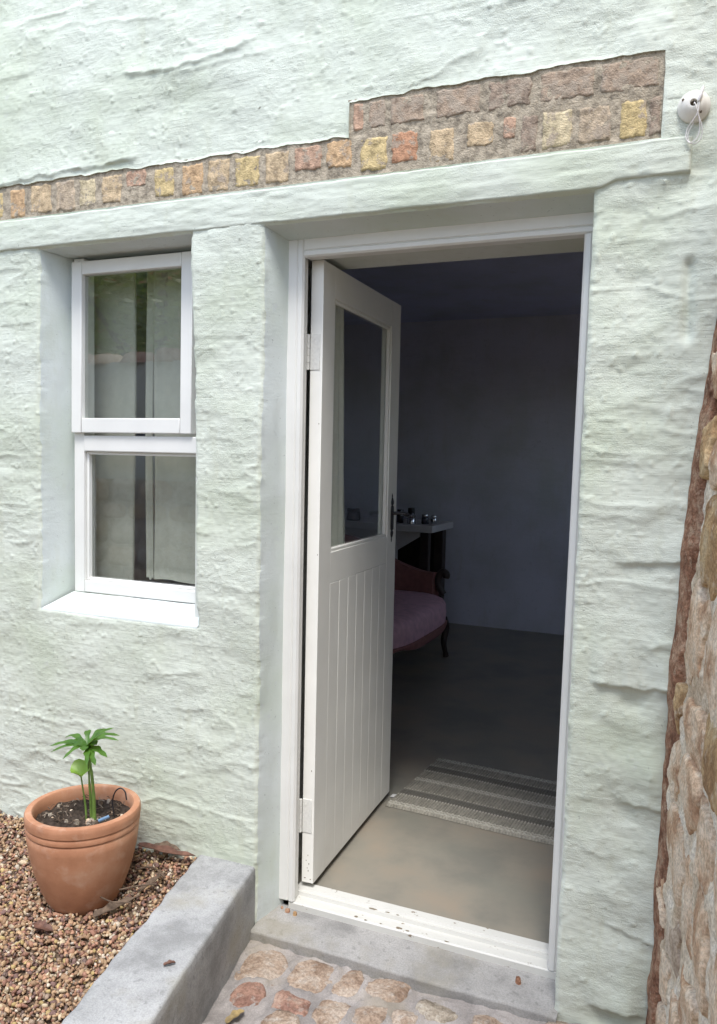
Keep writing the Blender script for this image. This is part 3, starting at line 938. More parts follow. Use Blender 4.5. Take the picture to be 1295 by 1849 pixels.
# concrete doorstep in the reveal
nx, ny = 70, 18
xs = np.linspace(-.128, .824, nx); ts = np.linspace(0, 1, ny)
X, T = np.meshgrid(xs, ts, indexing='ij')
YY = -.030 + .150 * np.clip((T - .25) / .75, 0, 1) + .010 * (fbm(X * 8, T * 0, 0, 141) - .5) * (T < .6)
ZZ = -.078 + .020 * np.clip((T - .25) / .75, 0, 1) - .055 * np.clip(1 - T / .25, 0, 1) ** 1.6 + .004 * (fbm(X * 7, T * 3, 0, 143) - .5)
mesh('doorstep', np.stack([X, YY, ZZ], -1).reshape(-1, 3), gridfaces(nx, ny), 'step', house, smooth_=True)

# ------------------------------------------------------------------ door leaf (local: x along leaf, y through thickness, z up)
door = None
bm = bmesh.new()
for b in ((0, .101, 0, .042, .004, 2.032), (.7, .813, 0, .042, .004, 2.032), (.1012, .6998, .0006, .0414, 1.930, 2.0315), (.1012, .6998, .0006, .0414, .993, 1.098), (.1005, .7005, .012, .036, .006, .9925)):
    bbox(bm, *b, bev=.0018)
door = bm_obj('door', bm, 'door_paint', house, auto=20)
door.location = (-.009, .170, 0)
door.rotation_euler = (0, 0, math.radians(93.1))
door.matrix_parent_inverse = Matrix.Translation(-house.location)
def dlink(o): return o
pw = (.6996 - .1014) / 7
for k in range(7):
    box('plank', 'door_paint', door, .1014 + k * pw + .0006, .1014 + (k + 1) * pw - .0006, .0004, .0115, .005, .9925, .0016)
boxes('glazing_bead', 'door_paint', door, [(.1014, .113, .004, .019, 1.0985, 1.9295), (.688, .6998, .004, .019, 1.0985, 1.9295), (.1132, .6878, .004, .019, 1.0985, 1.110), (.1132, .6878, .004, .019, 1.918, 1.9295)], bev=.003)
box('glass_pane', 'door_glass', door, .102, .699, .0195, .0235, 1.0988, 1.9292, 0)
for hz in (1.69, .176):
    hg = boxes('hinge', 'hinge', door, [(-.0025, .0002, .008, .041, hz, hz + .112)], bev=.0006)
    V, F = [], []
    for k in range(5):
        a, b = tube_data([(-.006, .0475, hz + k * .0224 + .0006), (-.006, .0475, hz + (k + 1) * .0224 - .0006)], .0062, 10)
        F += [tuple(i + len(V) for i in f) for f in b]; V += a
    for (sy_, sz_) in ((.016, .018), (.030, .036), (.016, .072), (.030, .094)):
        a, b = tube_data([(-.0021, sy_, hz + sz_), (-.0036, sy_, hz + sz_)], .0032, 8)
        F += [tuple(i + len(V) for i in f) for f in b]; V += a
    mesh('hinge_knuckle', V, F, 'hinge', door, auto=40)
cr = random.Random(9)
for (ty, tz, ry, rz_) in ((.012, .385, .0016, .004), (.020, .098, .0012, .003), (.026, .080, .0014, .003), (.016, .070, .0018, .0035), (.022, .055, .0012, .0025), (.018, .046, .0016, .004), (.030, .020, .004, .002), (.010, .018, .003, .002), (.008, 1.52, .0012, .004), (.005, 1.10, .001, .003)):
    P = [(-.0004, ty + ry * math.cos(2 * math.pi * k / 9) * cr.uniform(.6, 1.2), tz + rz_ * math.sin(2 * math.pi * k / 9) * cr.uniform(.6, 1.2)) for k in range(9)]
    mesh('paint_chip', P, [tuple(range(9))], 'chip', door)
# wrought iron handle
def iron_plate():
    zc_, s0 = 1.172, .752
    prof = [(-.100, .002), (-.090, .005), (-.082, .0045), (-.076, .009), (-.066, .0125), (-.058, .012), (-.052, .0065), (-.047, .0135), (-.034, .0155), (0, .015), (.03, .0155), (.044, .013), (.050, .0065), (.056, .012), (.064, .0125), (.074, .009), (.081, .0045), (.089, .005), (.098, .002)]
    V, F = [], []
    nn = 8
    for z, r in prof:
        for k in range(nn):
            a = math.pi * k / (nn - 1)
            V.append((s0 + r * math.cos(a), -.0005 - .0075 * math.sin(a) * min(1, r / .012), zc_ + z))
    for i in range(len(prof) - 1):
        for k in range(nn - 1):
            F.append((i * nn + k, i * nn + k + 1, (i + 1) * nn + k + 1, (i + 1) * nn + k))
    h = mesh('handle', V, F, 'iron', door, auto=50)
    tube('handle_lever', 'iron', door, spline([(s0, -.004, zc_ + .018), (s0, -.030, zc_ + .019), (s0 + .004, -.052, zc_ + .018), (s0 + .016, -.060, zc_ + .013), (s0 + .030, -.058, zc_ + .014)], 6), [.007] * 6 + [.006] * 6 + [.0075] * 6 + [.009] * 6 + [.004], 10)
iron_plate()

# ================================================================== ROOM
FZ = -.020
def quad_grid(name, fn, nu, nv, mat, **kw):
    u = np.linspace(0, 1, nu); v = np.linspace(0, 1, nv)
    U_, V_ = np.meshgrid(u, v, indexing='ij')
    P = fn(U_, V_)
    return mesh(name, np.stack(np.broadcast_arrays(*P), -1).reshape(-1, 3), gridfaces(nu, nv), mat, smooth_=True, **kw)
RX0, RX1, RY = -2.9, 2.0, 4.6
quad_grid('floor', lambda u, v: (RX0 - .1 + (RX1 - RX0 + .2) * u, .1995 + (RY - .15) * v + .0, FZ + .0015 * (fbm(u * 20, v * 20, 0, 151) - .5)), 60, 60, 'room_floor', kind='structure')
quad_grid('room_wall_back', lambda u, v: (RX0 - .1 + (RX1 - RX0 + .2) * u, RY + .008 * (fbm(u * 14, v * 7, 0, 153) - .5), -.1 + 2.9 * v), 60, 40, 'room_wall', kind='structure')
quad_grid('room_wall_left', lambda u, v: (RX0 + .008 * (fbm(u * 14, v * 7, 0, 155) - .5), .3 + (RY - .2) * u, -.1 + 2.9 * v), 40, 30, 'room_wall', kind='structure')
rwr = boxes('room_wall_right', 'room_wall', None, [(RX1, RX1 + .3, .41, 2.3, -.3, 2.6), (RX1, RX1 + .3, 4.4, RY + .3, -.3, 2.6), (RX1, RX1 + .3, 2.3005, 4.3995, -.3, 1.3), (RX1, RX1 + .3, 2.3005, 4.3995, 2.25, 2.6)], bev=0, kind='structure')  # unseen wall; its window opening is added to brighten the dark room
boxes('added_window_frame', 'win_paint', rwr, [(RX1 + .12, RX1 + .17, 2.301, 2.36, 1.301, 2.249), (RX1 + .12, RX1 + .17, 4.34, 4.399, 1.301, 2.249), (RX1 + .12, RX1 + .17, 2.361, 4.339, 1.301, 1.36), (RX1 + .12, RX1 + .17, 2.361, 4.339, 2.19, 2.249), (RX1 + .12, RX1 + .17, 3.33, 3.37, 1.361, 2.189)], bev=.003)
box('glass_pane', 'glass', rwr, RX1 + .142, RX1 + .146, 2.361, 4.339, 1.361, 2.189, 0)  # pane of the added, unseen opening
quad_grid('ceiling', lambda u, v: (RX0 - .1 + (RX1 - RX0 + .2) * u, .3 + (RY - .2) * v, 2.58 + .004 * (fbm(u * 14, v * 7, 0, 159) - .5)), 30, 30, 'ceiling', kind='structure')
# roof slab so that no daylight leaks in from above or behind
boxes('room_shell', 'inner_plaster', None, [(RX0 - .3, RX0 - .12, .41, RY + .3, -.3, 2.6), (RX0 - .11, RX1 + .11, RY + .12, RY + .3, -.3, 2.6), (RX0 - .3, RX1 + .3, .41, RY + .3, 2.61, 2.8)], bev=0, kind='structure')

# rug
def rug():
    a = math.radians(-3.5)
    L, Wd = .92, .60
    nu, nv = 420, 96
    u = np.linspace(0, L, nu); v = np.linspace(0, Wd, nv)
    U_, V_ = np.meshgrid(u, v, indexing='ij')
    rib = np.abs(np.sin(U_ / .0125 * math.pi))
    hz = .006 + .0035 * rib
    row = np.zeros_like(U_)
    for b in (.018, .036, .30, .318, Wd - .018, Wd - .036):
        row = np.maximum(row, np.exp(-((V_ - b - .003 * np.sin(U_ / .0125 * math.pi)) / .0055) ** 2))
    dots = np.zeros_like(U_)
    for b in (.12, .185, .415, .485):
        dots = np.maximum(dots, np.exp(-((V_ - b) / .006) ** 2) * np.clip(rib * 1.6 - .6, 0, 1))
    hz = hz + .004 * np.maximum(row, dots)
    rim = np.minimum(np.minimum(U_, L - U_), np.minimum(V_, Wd - V_))
    hz = hz * np.clip(rim / .006, 0, 1) ** .5 + .002 * fbm(U_ * 6, V_ * 6, 0, 161) * np.clip(rim / .02, 0, 1)
    cr_ = .03
    # rounded near corner
    x = -.035 + U_ * math.cos(a) - V_ * math.sin(a)
    y = .885 + U_ * math.sin(a) + V_ * math.cos(a) + .004 * np.sin(U_ * 9)
    dark = smooth(.12, .13, V_) * (1 - smooth(.178, .185, V_)) + smooth(.42, .43, V_) * (1 - smooth(.478, .485, V_))
    base_ = np.array([.36, .335, .275]); dk = np.array([.15, .14, .118]); wh = np.array([.55, .52, .44])
    base_ = base_ * .85
    c = base_ * (.85 + .3 * vn(U_ / .0125, V_ * 30, 0, 163))[..., None] * (.75 + .25 * rib)[..., None]
    c = c * (1 - dark[..., None]) + dk * dark[..., None]
    wq = np.clip(np.maximum(row, dots), 0, 1)[..., None]
    c = c * (1 - wq) + wh * wq
    o = mesh('woven_rug', np.stack([x, y, FZ + .002 + hz], -1).reshape(-1, 3), gridfaces(nu, nv), 'rug', smooth_=True, label='striped cream and grey ribbed cotton rug lying inside the doorway', cat='rug')
    ca = o.data.color_attributes.new('Col', 'FLOAT_COLOR', 'POINT')
    cc = np.ones((nu * nv, 4), dtype=np.float32); cc[:, :3] = c.reshape(-1, 3)
    ca.data.foreach_set('color', cc.ravel())
    mesh('care_tag', [(-.05, .98, FZ + .003), (-.03, .972, FZ + .008), (-.026, 1.00, FZ + .009), (-.046, 1.008, FZ + .004), (-.05, .98, FZ + .001), (-.03, .972, FZ + .006), (-.026, 1.00, FZ + .007), (-.046, 1.008, FZ + .002)], [(0, 1, 2, 3), (7, 6, 5, 4), (0, 4, 5, 1), (1, 5, 6, 2), (2, 6, 7, 3), (3, 7, 4, 0)], 'label_w', o)
M['rug'] = attr_mat('rug_cotton', 'Col', .95)
rug()

# curtain gathered on the back of the door glass
def curtain(name, fn_top, nu, nv, pos, label):
    u = np.linspace(0, 1, nu); v = np.linspace(0, 1, nv)
    U_, V_ = np.meshgrid(u, v, indexing='ij')
    P = pos(U_, V_)
    A = np.stack(np.broadcast_arrays(*P), -1)
    B = A.copy(); B[..., 1] += .003; B[..., 0] += .001
    n_ = nu * nv
    F = gridfaces(nu, nv)
    rim = [i * nv for i in range(nu)] + [(nu - 1) * nv + j for j in range(1, nv)] + [i * nv + nv - 1 for i in range(nu - 2, -1, -1)] + [j for j in range(nv - 2, 0, -1)]
    R_ = np.array([(rim[k], rim[(k + 1) % len(rim)], rim[(k + 1) % len(rim)] + n_, rim[k] + n_) for k in range(len(rim))])
    return mesh(name, np.concatenate([A.reshape(-1, 3), B.reshape(-1, 3)]), np.concatenate([F, F[:, ::-1] + n_, R_]), 'door_curtain' if name == 'door_curtain' else 'curtain', smooth_=True, label=label, cat='curtain')
th = math.radians(93.1)
def dpos(s, t, z):
    return (-.009 + s * math.cos(th) - t * math.sin(th), .170 + s * math.sin(th) + t * math.cos(th), z)
curtain('door_curtain', None, 60, 30, lambda u, v: dpos(.10 + u * (.21 + .06 * v), .060 + .012 * np.sin(u * 34 + v * 1.5) + .004 * np.sin(u * 71), 1.99 - .95 * v), 'cream curtain gathered to the hinge side behind the door glass')
for (xa, xb, za, ph, lab) in ((-1.012, -.800, .86, 0, 'left cream curtain drawn aside inside the casement window'), (-.756, -.718, .955, 2, 'narrow cream curtain fold beside the dark gap inside the casement window'), (-.711, -.41, .955, 4, 'wide cream curtain hanging inside the right side of the casement window')):
    curtain('window_curtain', None, max(12, int((xb - xa) * 110)), 30, lambda u, v, xa=xa, xb=xb, za=za, ph=ph: (xa + u * (xb - xa) + .004 * np.sin(v * 5 + ph), 0.245 + (.008 if ph else .002) * np.sin(u * (xb - xa) * 22 + ph) + (.002 if ph else .0005) * np.sin(u * (xb - xa) * 95 + v), 2.13 - (2.13 - za) * v + .005 * np.sin(u * 9)), lab)

# chaise
ch = thing('chaise_longue', 'rose velvet chaise longue with dark curved legs in the dark room', 'chaise', (-.9, 2.9, FZ))
def chaise():
    def outline(k, grow=0.0):
        pts = []
        cx, cy, ax, ay = -.93, 2.86, .42 + grow, .66 + grow
        for i in range(k):
            a = 2 * math.pi * i / k
            c, s = math.cos(a), math.sin(a)
            pts.append((cx + ax * math.copysign(abs(c) ** .6, c), cy + ay * math.copysign(abs(s) ** .5, s)))
        return pts
    k = 64
    V, F = [], []
    rings = [(-.012, .265), (0, .27), (.004, .33), (.0, .385), (-.015, .412), (-.05, .428), (-.12, .440), (-.25, .447), (-.38, .449)]
    for g_, z in rings:
        for p in outline(k, g_):
            V.append((p[0], p[1], z + FZ + .02))
    for r in range(len(rings) - 1):
        for i in range(k):
            F.append((r * k + i, r * k + (i + 1) % k, (r + 1) * k + (i + 1) % k, (r + 1) * k + i))
    F.append(tuple((len(rings) - 1) * k + i for i in range(k)))
    F.append(tuple(reversed(range(k))))
    mesh('seat', V, F, 'pink', ch, auto=50)
    # show rail below the cushion
    V, F = [], []
    rings = [(.006, .23), (.010, .235), (.012, .262), (.006, .268), (-.03, .268), (-.03, .23)]
    for g_, z in rings:
        for i, p in enumerate(outline(k, g_)):
            V.append((p[0], p[1], z + FZ + .02 - (.018 * math.cos(i / k * 12 * math.pi) if z < .24 else 0)))
    for r in range(len(rings)):
        for i in range(k):
            F.append((r * k + i, r * k + (i + 1) % k, ((r + 1) % len(rings)) * k + (i + 1) % k, ((r + 1) % len(rings)) * k + i))
    mesh('seat_rail', V, F, 'red', ch, auto=50)
    # back: high on the left, sweeping down to a scroll at the far end
    path_ = [(-1.32, 2.35, .62), (-1.36, 2.7, .80), (-1.34, 3.05, .86), (-1.22, 3.38, .80), (-1.02, 3.50, .66), (-.82, 3.52, .585), (-.68, 3.50, .575)]
    sp = spline(path_, 6)
    V, F = [], []
    for p in sp:
        for (o_, zz) in ((-.035, .36), (-.045, p.z - .05), (-.03, p.z), (.03, p.z), (.045, p.z - .05), (.035, .36)):
            d = Vector((-.93, 2.86, 0)) - Vector((p.x, p.y, 0)); d.normalize()
            V.append((p.x + d.x * o_, p.y + d.y * o_, zz))
    for i in range(len(sp) - 1):
        for j in range(6):
            F.append((i * 6 + j, i * 6 + (j + 1) % 6, (i + 1) * 6 + (j + 1) % 6, (i + 1) * 6 + j))
    F.append(tuple(range(6))); F.append(tuple((len(sp) - 1) * 6 + j for j in reversed(range(6))))
    mesh('backrest', V, F, 'red', ch, auto=45)
    tube('back_scroll', 'darkwood', ch, spline([(-.62, 3.50, .42), (-.655, 3.50, .48), (-.66, 3.50, .54), (-.63, 3.50, .585), (-.60, 3.50, .57), (-.605, 3.50, .545)], 6), .026, 10)
    for (lx, ly, dx, dy) in ((-.575, 3.36, .02, .06), (-.60, 2.36, .03, -.06), (-1.25, 3.36, -.03, .05), (-1.25, 2.36, -.03, -.05)):
        pts = spline([(lx, ly, .27), (lx + dx * .6, ly + dy * .6, .20), (lx + dx * .3, ly + dy * .3, .10), (lx + dx * .8, ly + dy * .8, FZ + .012)], 6)
        tube('leg', 'darkwood', ch, pts, list(np.linspace(.034, .018, len(pts) - 2)) + [.020, .022], 10)
chaise()

# wash stand behind it
tb = thing('washstand', 'white topped washstand with dark legs at the back of the dark room', 'table', (-1.4, 4.25, FZ))
box('table_top', 'table_white', tb, -2.2, -.875, 3.98, 4.56, .815, .872, .006)
boxes('side_panel', 'table_white', tb, [(-2.16, -1.19, 4.03, 4.06, .10, .8145)], bev=.003)
mesh('bracket', [(-1.19, 4.032, .8145), (-1.0, 4.032, .8145), (-1.0, 4.032, .775), (-1.19, 4.032, .655), (-1.19, 4.058, .8145), (-1.0, 4.058, .8145), (-1.0, 4.058, .775), (-1.19, 4.058, .655)], [(0, 3, 2, 1), (4, 5, 6, 7), (0, 1, 5, 4), (1, 2, 6, 5), (2, 3, 7, 6), (3, 0, 4, 7)], 'table_white', tb)
box('back_panel', 'darkwood', tb, -2.1, -.93, 4.50, 4.53, .05, .8145, .002)
for x, y in ((-.955, 4.06), (-.955, 4.44), (-2.12, 4.44)):
    box('leg', 'darkwood', tb, x - .035, x + .035, y - .035, y + .035, FZ, .8145, .004)
mesh('corner_plate', [(-1.24, 3.978, .862), (-1.232, 3.978, .862), (-1.232, 3.978, .838), (-1.215, 3.978, .838), (-1.215, 3.978, .830), (-1.24, 3.978, .830)], [(0, 5, 4, 3, 2, 1)], 'iron', tb)
def jar(x, y, r, h, mat, lid, label, cat='jar', neck=None):
    t = thing('toiletry_bottle' if neck else 'glass_jar', label, cat, (x, y, .872))
    z = .8725
    if neck:
        lathe('body', mat, t, [(r * .92, 0), (r, .004), (r, h * .55), (r * .85, h * .62), (neck, h * .70), (neck, h * .85)], (x, y, z), 20)
        lathe('lid', lid, t, [(neck * 1.25, h * .852), (neck * 1.25, h * .98), (neck * 1.0, h)], (x, y, z), 16)
    else:
        lathe('body', mat, t, [(r * .9, 0), (r, .004), (r, h * .62), (r * .86, h * .70)], (x, y, z), 20)
        lathe('lid', lid, t, [(r * .92, h * .702), (r * .94, h * .72), (r * .94, h * .96), (r * .85, h)], (x, y, z), 20)
jar(-1.08, 4.06, .034, .075, 'chrome', 'chrome', 'squat shiny jar with metal lid at the front of the washstand')
jar(-.99, 4.14, .030, .082, 'dark_glass', 'chrome', 'dark glass jar with bright lid behind the squat shiny jar')
jar(-.935, 4.20, .026, .070, 'chrome', 'chrome', 'smallest shiny jar nearest the end of the washstand')
jar(-1.20, 4.12, .028, .110, 'dark_glass', 'dark_glass', 'short dark jar left of the shiny jars on the washstand')
jar(-1.27, 4.10, .032, .230, 'dark_glass', 'chrome', 'tall dark bottle beside the door handle on the washstand', 'bottle', .012)
jar(-1.36, 4.16, .035, .200, 'dark_glass', 'iron', 'dark bottle with black cap, left of the tallest bottle', 'bottle', .014)
jar(-1.14, 4.22, .030, .120, 'dark_glass', 'iron', 'black topped jar at the back of the washstand')
jar(-1.62, 4.12, .06, .10, 'dark_glass', 'iron', 'wide dark jar seen through the door glass')

# ================================================================== PULL CORD SWITCH
sw = thing('pull_switch', 'round ivory pull cord switch on the plaster beside the brick band', 'switch', (1.06, -.01, 2.275))
SC = (1.058, -.004, 2.276)
tr_ = lambda c: (SC[0] + c[0], SC[1] - c[2], SC[2] + c[1])
lathe('cover', 'plastic', sw, [(.037, -.02), (.0375, .004), (.037, .007), (.034, .010), (.030, .016), (.024, .024), (.017, .029), (.0115, .031), (.0085, .031), (.0078, .026), (.0075, .018), (.001, .017)], n=40, fn=tr_)
for (ax, az) in ((-.024, .012), (.016, -.020)):
    lathe('screw_hole', 'hole', sw, [(.003, .012), (.0032, .0225), (.002, .0228)], (ax, az, 0), n=10, fn=tr_)
lathe('cord_hole', 'hole', sw, [(.0072, .0182), (.0072, .0188), (.003, .019)], n=16, fn=tr_)
C3 = lambda x, y, z: (SC[0] + x, SC[1] - y, SC[2] + z)
tube('cord', 'cord', sw, spline([C3(0, .018, .0), C3(.003, .036, -.004), C3(.011, .034, -.028), C3(.016, .022, -.058), C3(.010, .018, -.080), C3(-.004, .016, -.088), C3(-.014, .016, -.076), C3(-.012, .018, -.056), C3(.000, .026, -.040), C3(.010, .030, -.024), C3(.013, .032, .002)], 8), .0012, 6)
tube('cord', 'cord', sw, spline([C3(.012, .030, -.030), C3(.021, .022, -.058), C3(.020, .016, -.078), C3(.008, .014, -.090), C3(-.006, .014, -.086), C3(-.010, .016, -.066), C3(.002, .022, -.044)], 8), .0011, 6)
tube('cord_pull', 'cord', sw, [C3(.011, .032, .000), C3(.013, .033, .006), C3(.019, .030, .030), C3(.020, .029, .034)], [.002, .0042, .0036, .002], 10)

# ================================================================== STONE SIDE WALL
sw_ = thing('stone_wall', 'tall rubble stone wall with pale lime mortar at the right of the door', 'wall', (1.15, -.6, -.2))
SD = Vector((.165, -.986)).normalized(); SN = Vector((SD.y, -SD.x))
if SN.x > 0: SN = -SN
SZ = [-.35, .5, .85, 1.25, 1.55, 1.75, 2.5, 3.3, 4.5]; SX = [1.054, 1.060, 1.065, 1.083, 1.111, 1.132, 1.215, 1.31, 1.45]
def spt(s, z, h):
    x0 = np.interp(z, SZ, SX) + .012
    return x0 + SD.x * s + SN.x * h, .0 + SD.y * s + SN.y * h, z + 0 * s
ss = np.concatenate([np.linspace(-.08, .9, 150), np.linspace(.92, 3.4, 90)]); zs = np.linspace(-.33, 3.0, 330)
S, Z = np.meshgrid(ss, zs, indexing='ij')
def mortar_h(S, Z):
    return -.003 + .012 * (fbm(S * 7, Z * 5, 0, 171, 3) - .5) * 2 + .011 * (fbm(S * 28, Z * 22, 0, 173, 3) - .5) * 2
P = spt(S, Z, mortar_h(S, Z))
mesh('mortar', np.stack(P, -1).reshape(-1, 3), gridfaces(len(ss), len(zs)), 'lime', sw_, smooth_=True)
# back of the wall so it has real thickness
boxes('wall_core', 'stone_c', sw_, [(1.45, 1.95, -3.3, -.02, -.33, 2.95)], bev=0)
sr = random.Random(21)
z = -.25
k = 0
while z < 2.75:
    hgt = sr.uniform(.11, .22)
    s = sr.uniform(-.02, .08)
    while s < 2.6:
        wd = sr.uniform(.10, .27)
        if sr.random() < .86:
            A, B, H, F = rock(25, 25, wd / 2 * .98, hgt / 2 * 1.0, sr.uniform(.013, .022), 300 + k, 3.8, .55, 6)
            th_ = sr.uniform(-.15, .15)
            SS = s + wd / 2 + A * math.cos(th_) - B * math.sin(th_)
            ZZ = z + hgt / 2 + sr.uniform(-.015, .015) + A * math.sin(th_) + B * math.cos(th_)
            P = spt(SS, ZZ, H - .003)
            mesh('stone', np.stack(P, -1).reshape(-1, 3), F, sr.choice(['stone_a', 'stone_b', 'stone_b', 'stone_c', 'stone_b']), sw_, auto=16)
            k += 1
        s += wd + sr.uniform(.008, .03)
    z += hgt + sr.uniform(.006, .02)
# strip of bare red clay in the corner
zs = np.linspace(-.33, 2.6, 420); us = np.linspace(0, 1, 9)
U_, Z = np.meshgrid(us, zs, indexing='ij')
x0 = np.interp(Z, SZ, SX)
wd = .016 + .030 * fbm(Z * 3.3, 0 * Z, 0, 181, 3) * smooth(-.2, .6, Z) * (1.1 - .0 * Z)
jag = .014 * (fbm(Z * 14, 0 * Z + 2, 0, 183, 3) - .5)
X = x0 + jag - .006 + U_ * wd * 1.1
Yc = -.004 - U_ * .09 - .022 * np.sin(U_ * math.pi) * (.2 + 1.3 * fbm(Z * 26, U_ * 4, 0, 185, 3)) - .02 * (fbm(Z * 5, U_, 0, 187) - .4)
Yc = np.where(U_ < .01, .02, Yc)
X = np.where(U_ > .99, X + .05, X)
mesh('clay_fill', np.stack([X, Yc, Z], -1).reshape(-1, 3), gridfaces(9, len(zs)), 'clay', sw_, smooth_=True)

# ================================================================== POT AND PLANT
pot = thing('terracotta_pot', 'terracotta flower pot with two grooves under its rim on the gravel', 'pot', (POT[0], POT[1], .04))
pz0, RT = .004, .316
Hh = RT - pz0
Q = Hh / .288 * 1.0
prof = [(.060, 0), (.088, .002), (.099, .010), (.110, .028), (.124, .058), (.138, .095), (.151, .140), (.161, .185), (.166, .222), (.1685, Hh - .064), (.1660, Hh - .060), (.1665, Hh - .057), (.1700, Hh - .054), (.1715, Hh - .042), (.1690, Hh - .038), (.1695, Hh - .035), (.1725, Hh - .032), (.1735, Hh - .018), (.1730, Hh - .008), (.170, Hh - .002), (.164, Hh), (.152, Hh - .001), (.148, Hh - .006), (.146, Hh - .03), (.143, Hh - .07), (.02, Hh - .075)]
lathe('pot_body', 'terracotta', pot, prof, (POT[0], POT[1], pz0), 72)
nu = 40
rr = np.linspace(0, .1445, 22); aa = np.linspace(0, 2 * np.pi, 73)
R_, A_ = np.meshgrid(rr, aa, indexing='ij')
X = POT[0] + R_ * np.cos(A_); Y = POT[1] + R_ * np.sin(A_)
Z = RT - .040 + .022 * (fbm(X * 30, Y * 30, 0, 191, 3) - .5) + .014 * (fbm(X * 95, Y * 95, 0, 193, 2) - .5)
mesh('soil', np.stack([X, Y, Z], -1).reshape(-1, 3), gridfaces(22, 73), 'soil', pot, smooth_=True)
pr_ = random.Random(17)
V, F = [], []
V2, F2 = [], []
for i in range(110):
    a = pr_.uniform(0, 6.28); r = .135 * math.sqrt(pr_.random())
    x, y = POT[0] + r * math.cos(a), POT[1] + r * math.sin(a)
    L = pr_.uniform(.006, .030); d = pr_.uniform(0, 6.28)
    zc_ = RT - .034 + pr_.uniform(-.004, .008)
    e = (x + L * math.cos(d), y + L * math.sin(d))
    if (e[0] - POT[0]) ** 2 + (e[1] - POT[1]) ** 2 > .138 ** 2: continue
    vv, ff = tube_data([(x, y, zc_), ((x + e[0]) / 2, (y + e[1]) / 2, zc_ + pr_.uniform(0, .008)), (e[0], e[1], zc_ + pr_.uniform(-.004, .006))], pr_.uniform(.0006, .0018), 5)
    if pr_.random() < .82:
        F += [tuple(j + len(V) for j in f) for f in ff]; V += vv
    else:
        F2 += [tuple(j + len(V2) for j in f) for f in ff]; V2 += vv
mesh('mulch', V, F, 'twig', pot, kind='stuff')
mesh('pale_mulch', V2, F2, 'twig_pale', pot, kind='stuff')
def chipst(x, y, z, r, mat, name, parent, seed, flat=.7, **kw):
    A, B, H, F = blob(7, 7, r, r * .8, r * flat, seed, 2.2, .3)
    th_ = seed
    return mesh(name, np.stack([x + A * math.cos(th_) - B * math.sin(th_), y + A * math.sin(th_) + B * math.cos(th_), z + H], -1).reshape(-1, 3), F, mat, parent, smooth_=True, **kw)
for i in range(26):
    a = pr_.uniform(0, 6.28); r = .13 * math.sqrt(pr_.random())
    chipst(POT[0] + r * math.cos(a), POT[1] + r * math.sin(a), RT - .038, pr_.uniform(.004, .011), pr_.choice(['soil', 'twig', 'cob_c', 'stone_b']), 'soil_chip', pot, 500 + i)
bm = bmesh.new(); bbox(bm, -.017, .017, -.0055, .0055, -.003, .003, .001)
for v in bm.verts: v.co = Matrix.Translation((POT[0] + .088, POT[1] - .010, RT - .022)) @ Matrix.Rotation(.9, 4, 'Z') @ Matrix.Rotation(-.25, 4, 'Y') @ v.co
bm_obj('plastic_clip', bm, 'blue', None, label='small blue plastic clip lying on the soil in the pot', cat='clip')

pl = thing('philodendron', 'young plant with one lobed dark leaf and one small bright leaf in the pot', 'plant', (-.575, -.24, .28))
tube('stem', 'stem', pl, spline([(-.566, -.240, .262), (-.566, -.240, .32), (-.572, -.240, .40), (-.582, -.240, .46), (-.592, -.240, .512)], 6), [.0070] * 4 + [.0058] * 6 + [.0048] * 6 + [.0038] * 9, 10)
tube('stem', 'stem', pl, spline([(-.590, -.225, .268), (-.590, -.228, .33), (-.592, -.232, .40), (-.594, -.236, .50)], 6), [.0045] * 6 + [.0038] * 6 + [.0028] * 7, 8)
tube('stem', 'stem', pl, spline([(-.600, -.235, .268), (-.604, -.236, .32), (-.612, -.238, .37), (-.617, -.240, .408)], 6), [.0032] * 10 + [.0024] * 9, 8)
lathe('bulb', 'twig_pale', pl, [(.006, -.01), (.016, .0), (.018, .012), (.012, .024), (.006, .030)], (-.570, -.246, .256), 14)
def lobe(path_, width, up_=Vector((0, 0, 1)), n=11, curl=.25):
    P = spline(path_, n)
    V, F = [], []
    m_ = len(P)
    for i, p in enumerate(P):
        t = i / (m_ - 1)
        wd = width * (math.sin(math.pi * min(1, .12 + t * .88)) ** .75) * (1 + .22 * math.sin(t * 17))
        if i == m_ - 1: wd = .0003
        d = (P[min(i + 1, m_ - 1)] - P[max(i - 1, 0)]).normalized()
        sd = d.cross(up_).normalized()
        nn = sd.cross(d).normalized()
        for k, q_ in enumerate((-1, -.5, 0, .5, 1)):
            V.append(p + sd * (wd * q_) + nn * (abs(q_) * wd * curl))
        V += []
    for i in range(m_ - 1):
        for k in range(4):
            F.append((i * 5 + k, i * 5 + k + 1, (i + 1) * 5 + k + 1, (i + 1) * 5 + k))
    return [tuple(v) for v in V], F
def leaf(name, lobes, mat):
    V, F = [], []
    for path_, wd, u_ in lobes:
        a, b = lobe(path_, wd, Vector(u_))
        F += [tuple(j + len(V) for j in f) for f in b]; V += a
    mesh(name, V, F, mat, pl, smooth_=True)
c0 = (-.592, -.240, .510)
def lb(dx, dy, dz, wd, mid=.012, up_=(0, -.35, 1)):
    return ([c0, (c0[0] + dx * .5, c0[1] + dy * .5, c0[2] + dz * .5 + mid), (c0[0] + dx, c0[1] + dy, c0[2] + dz)], wd, up_)
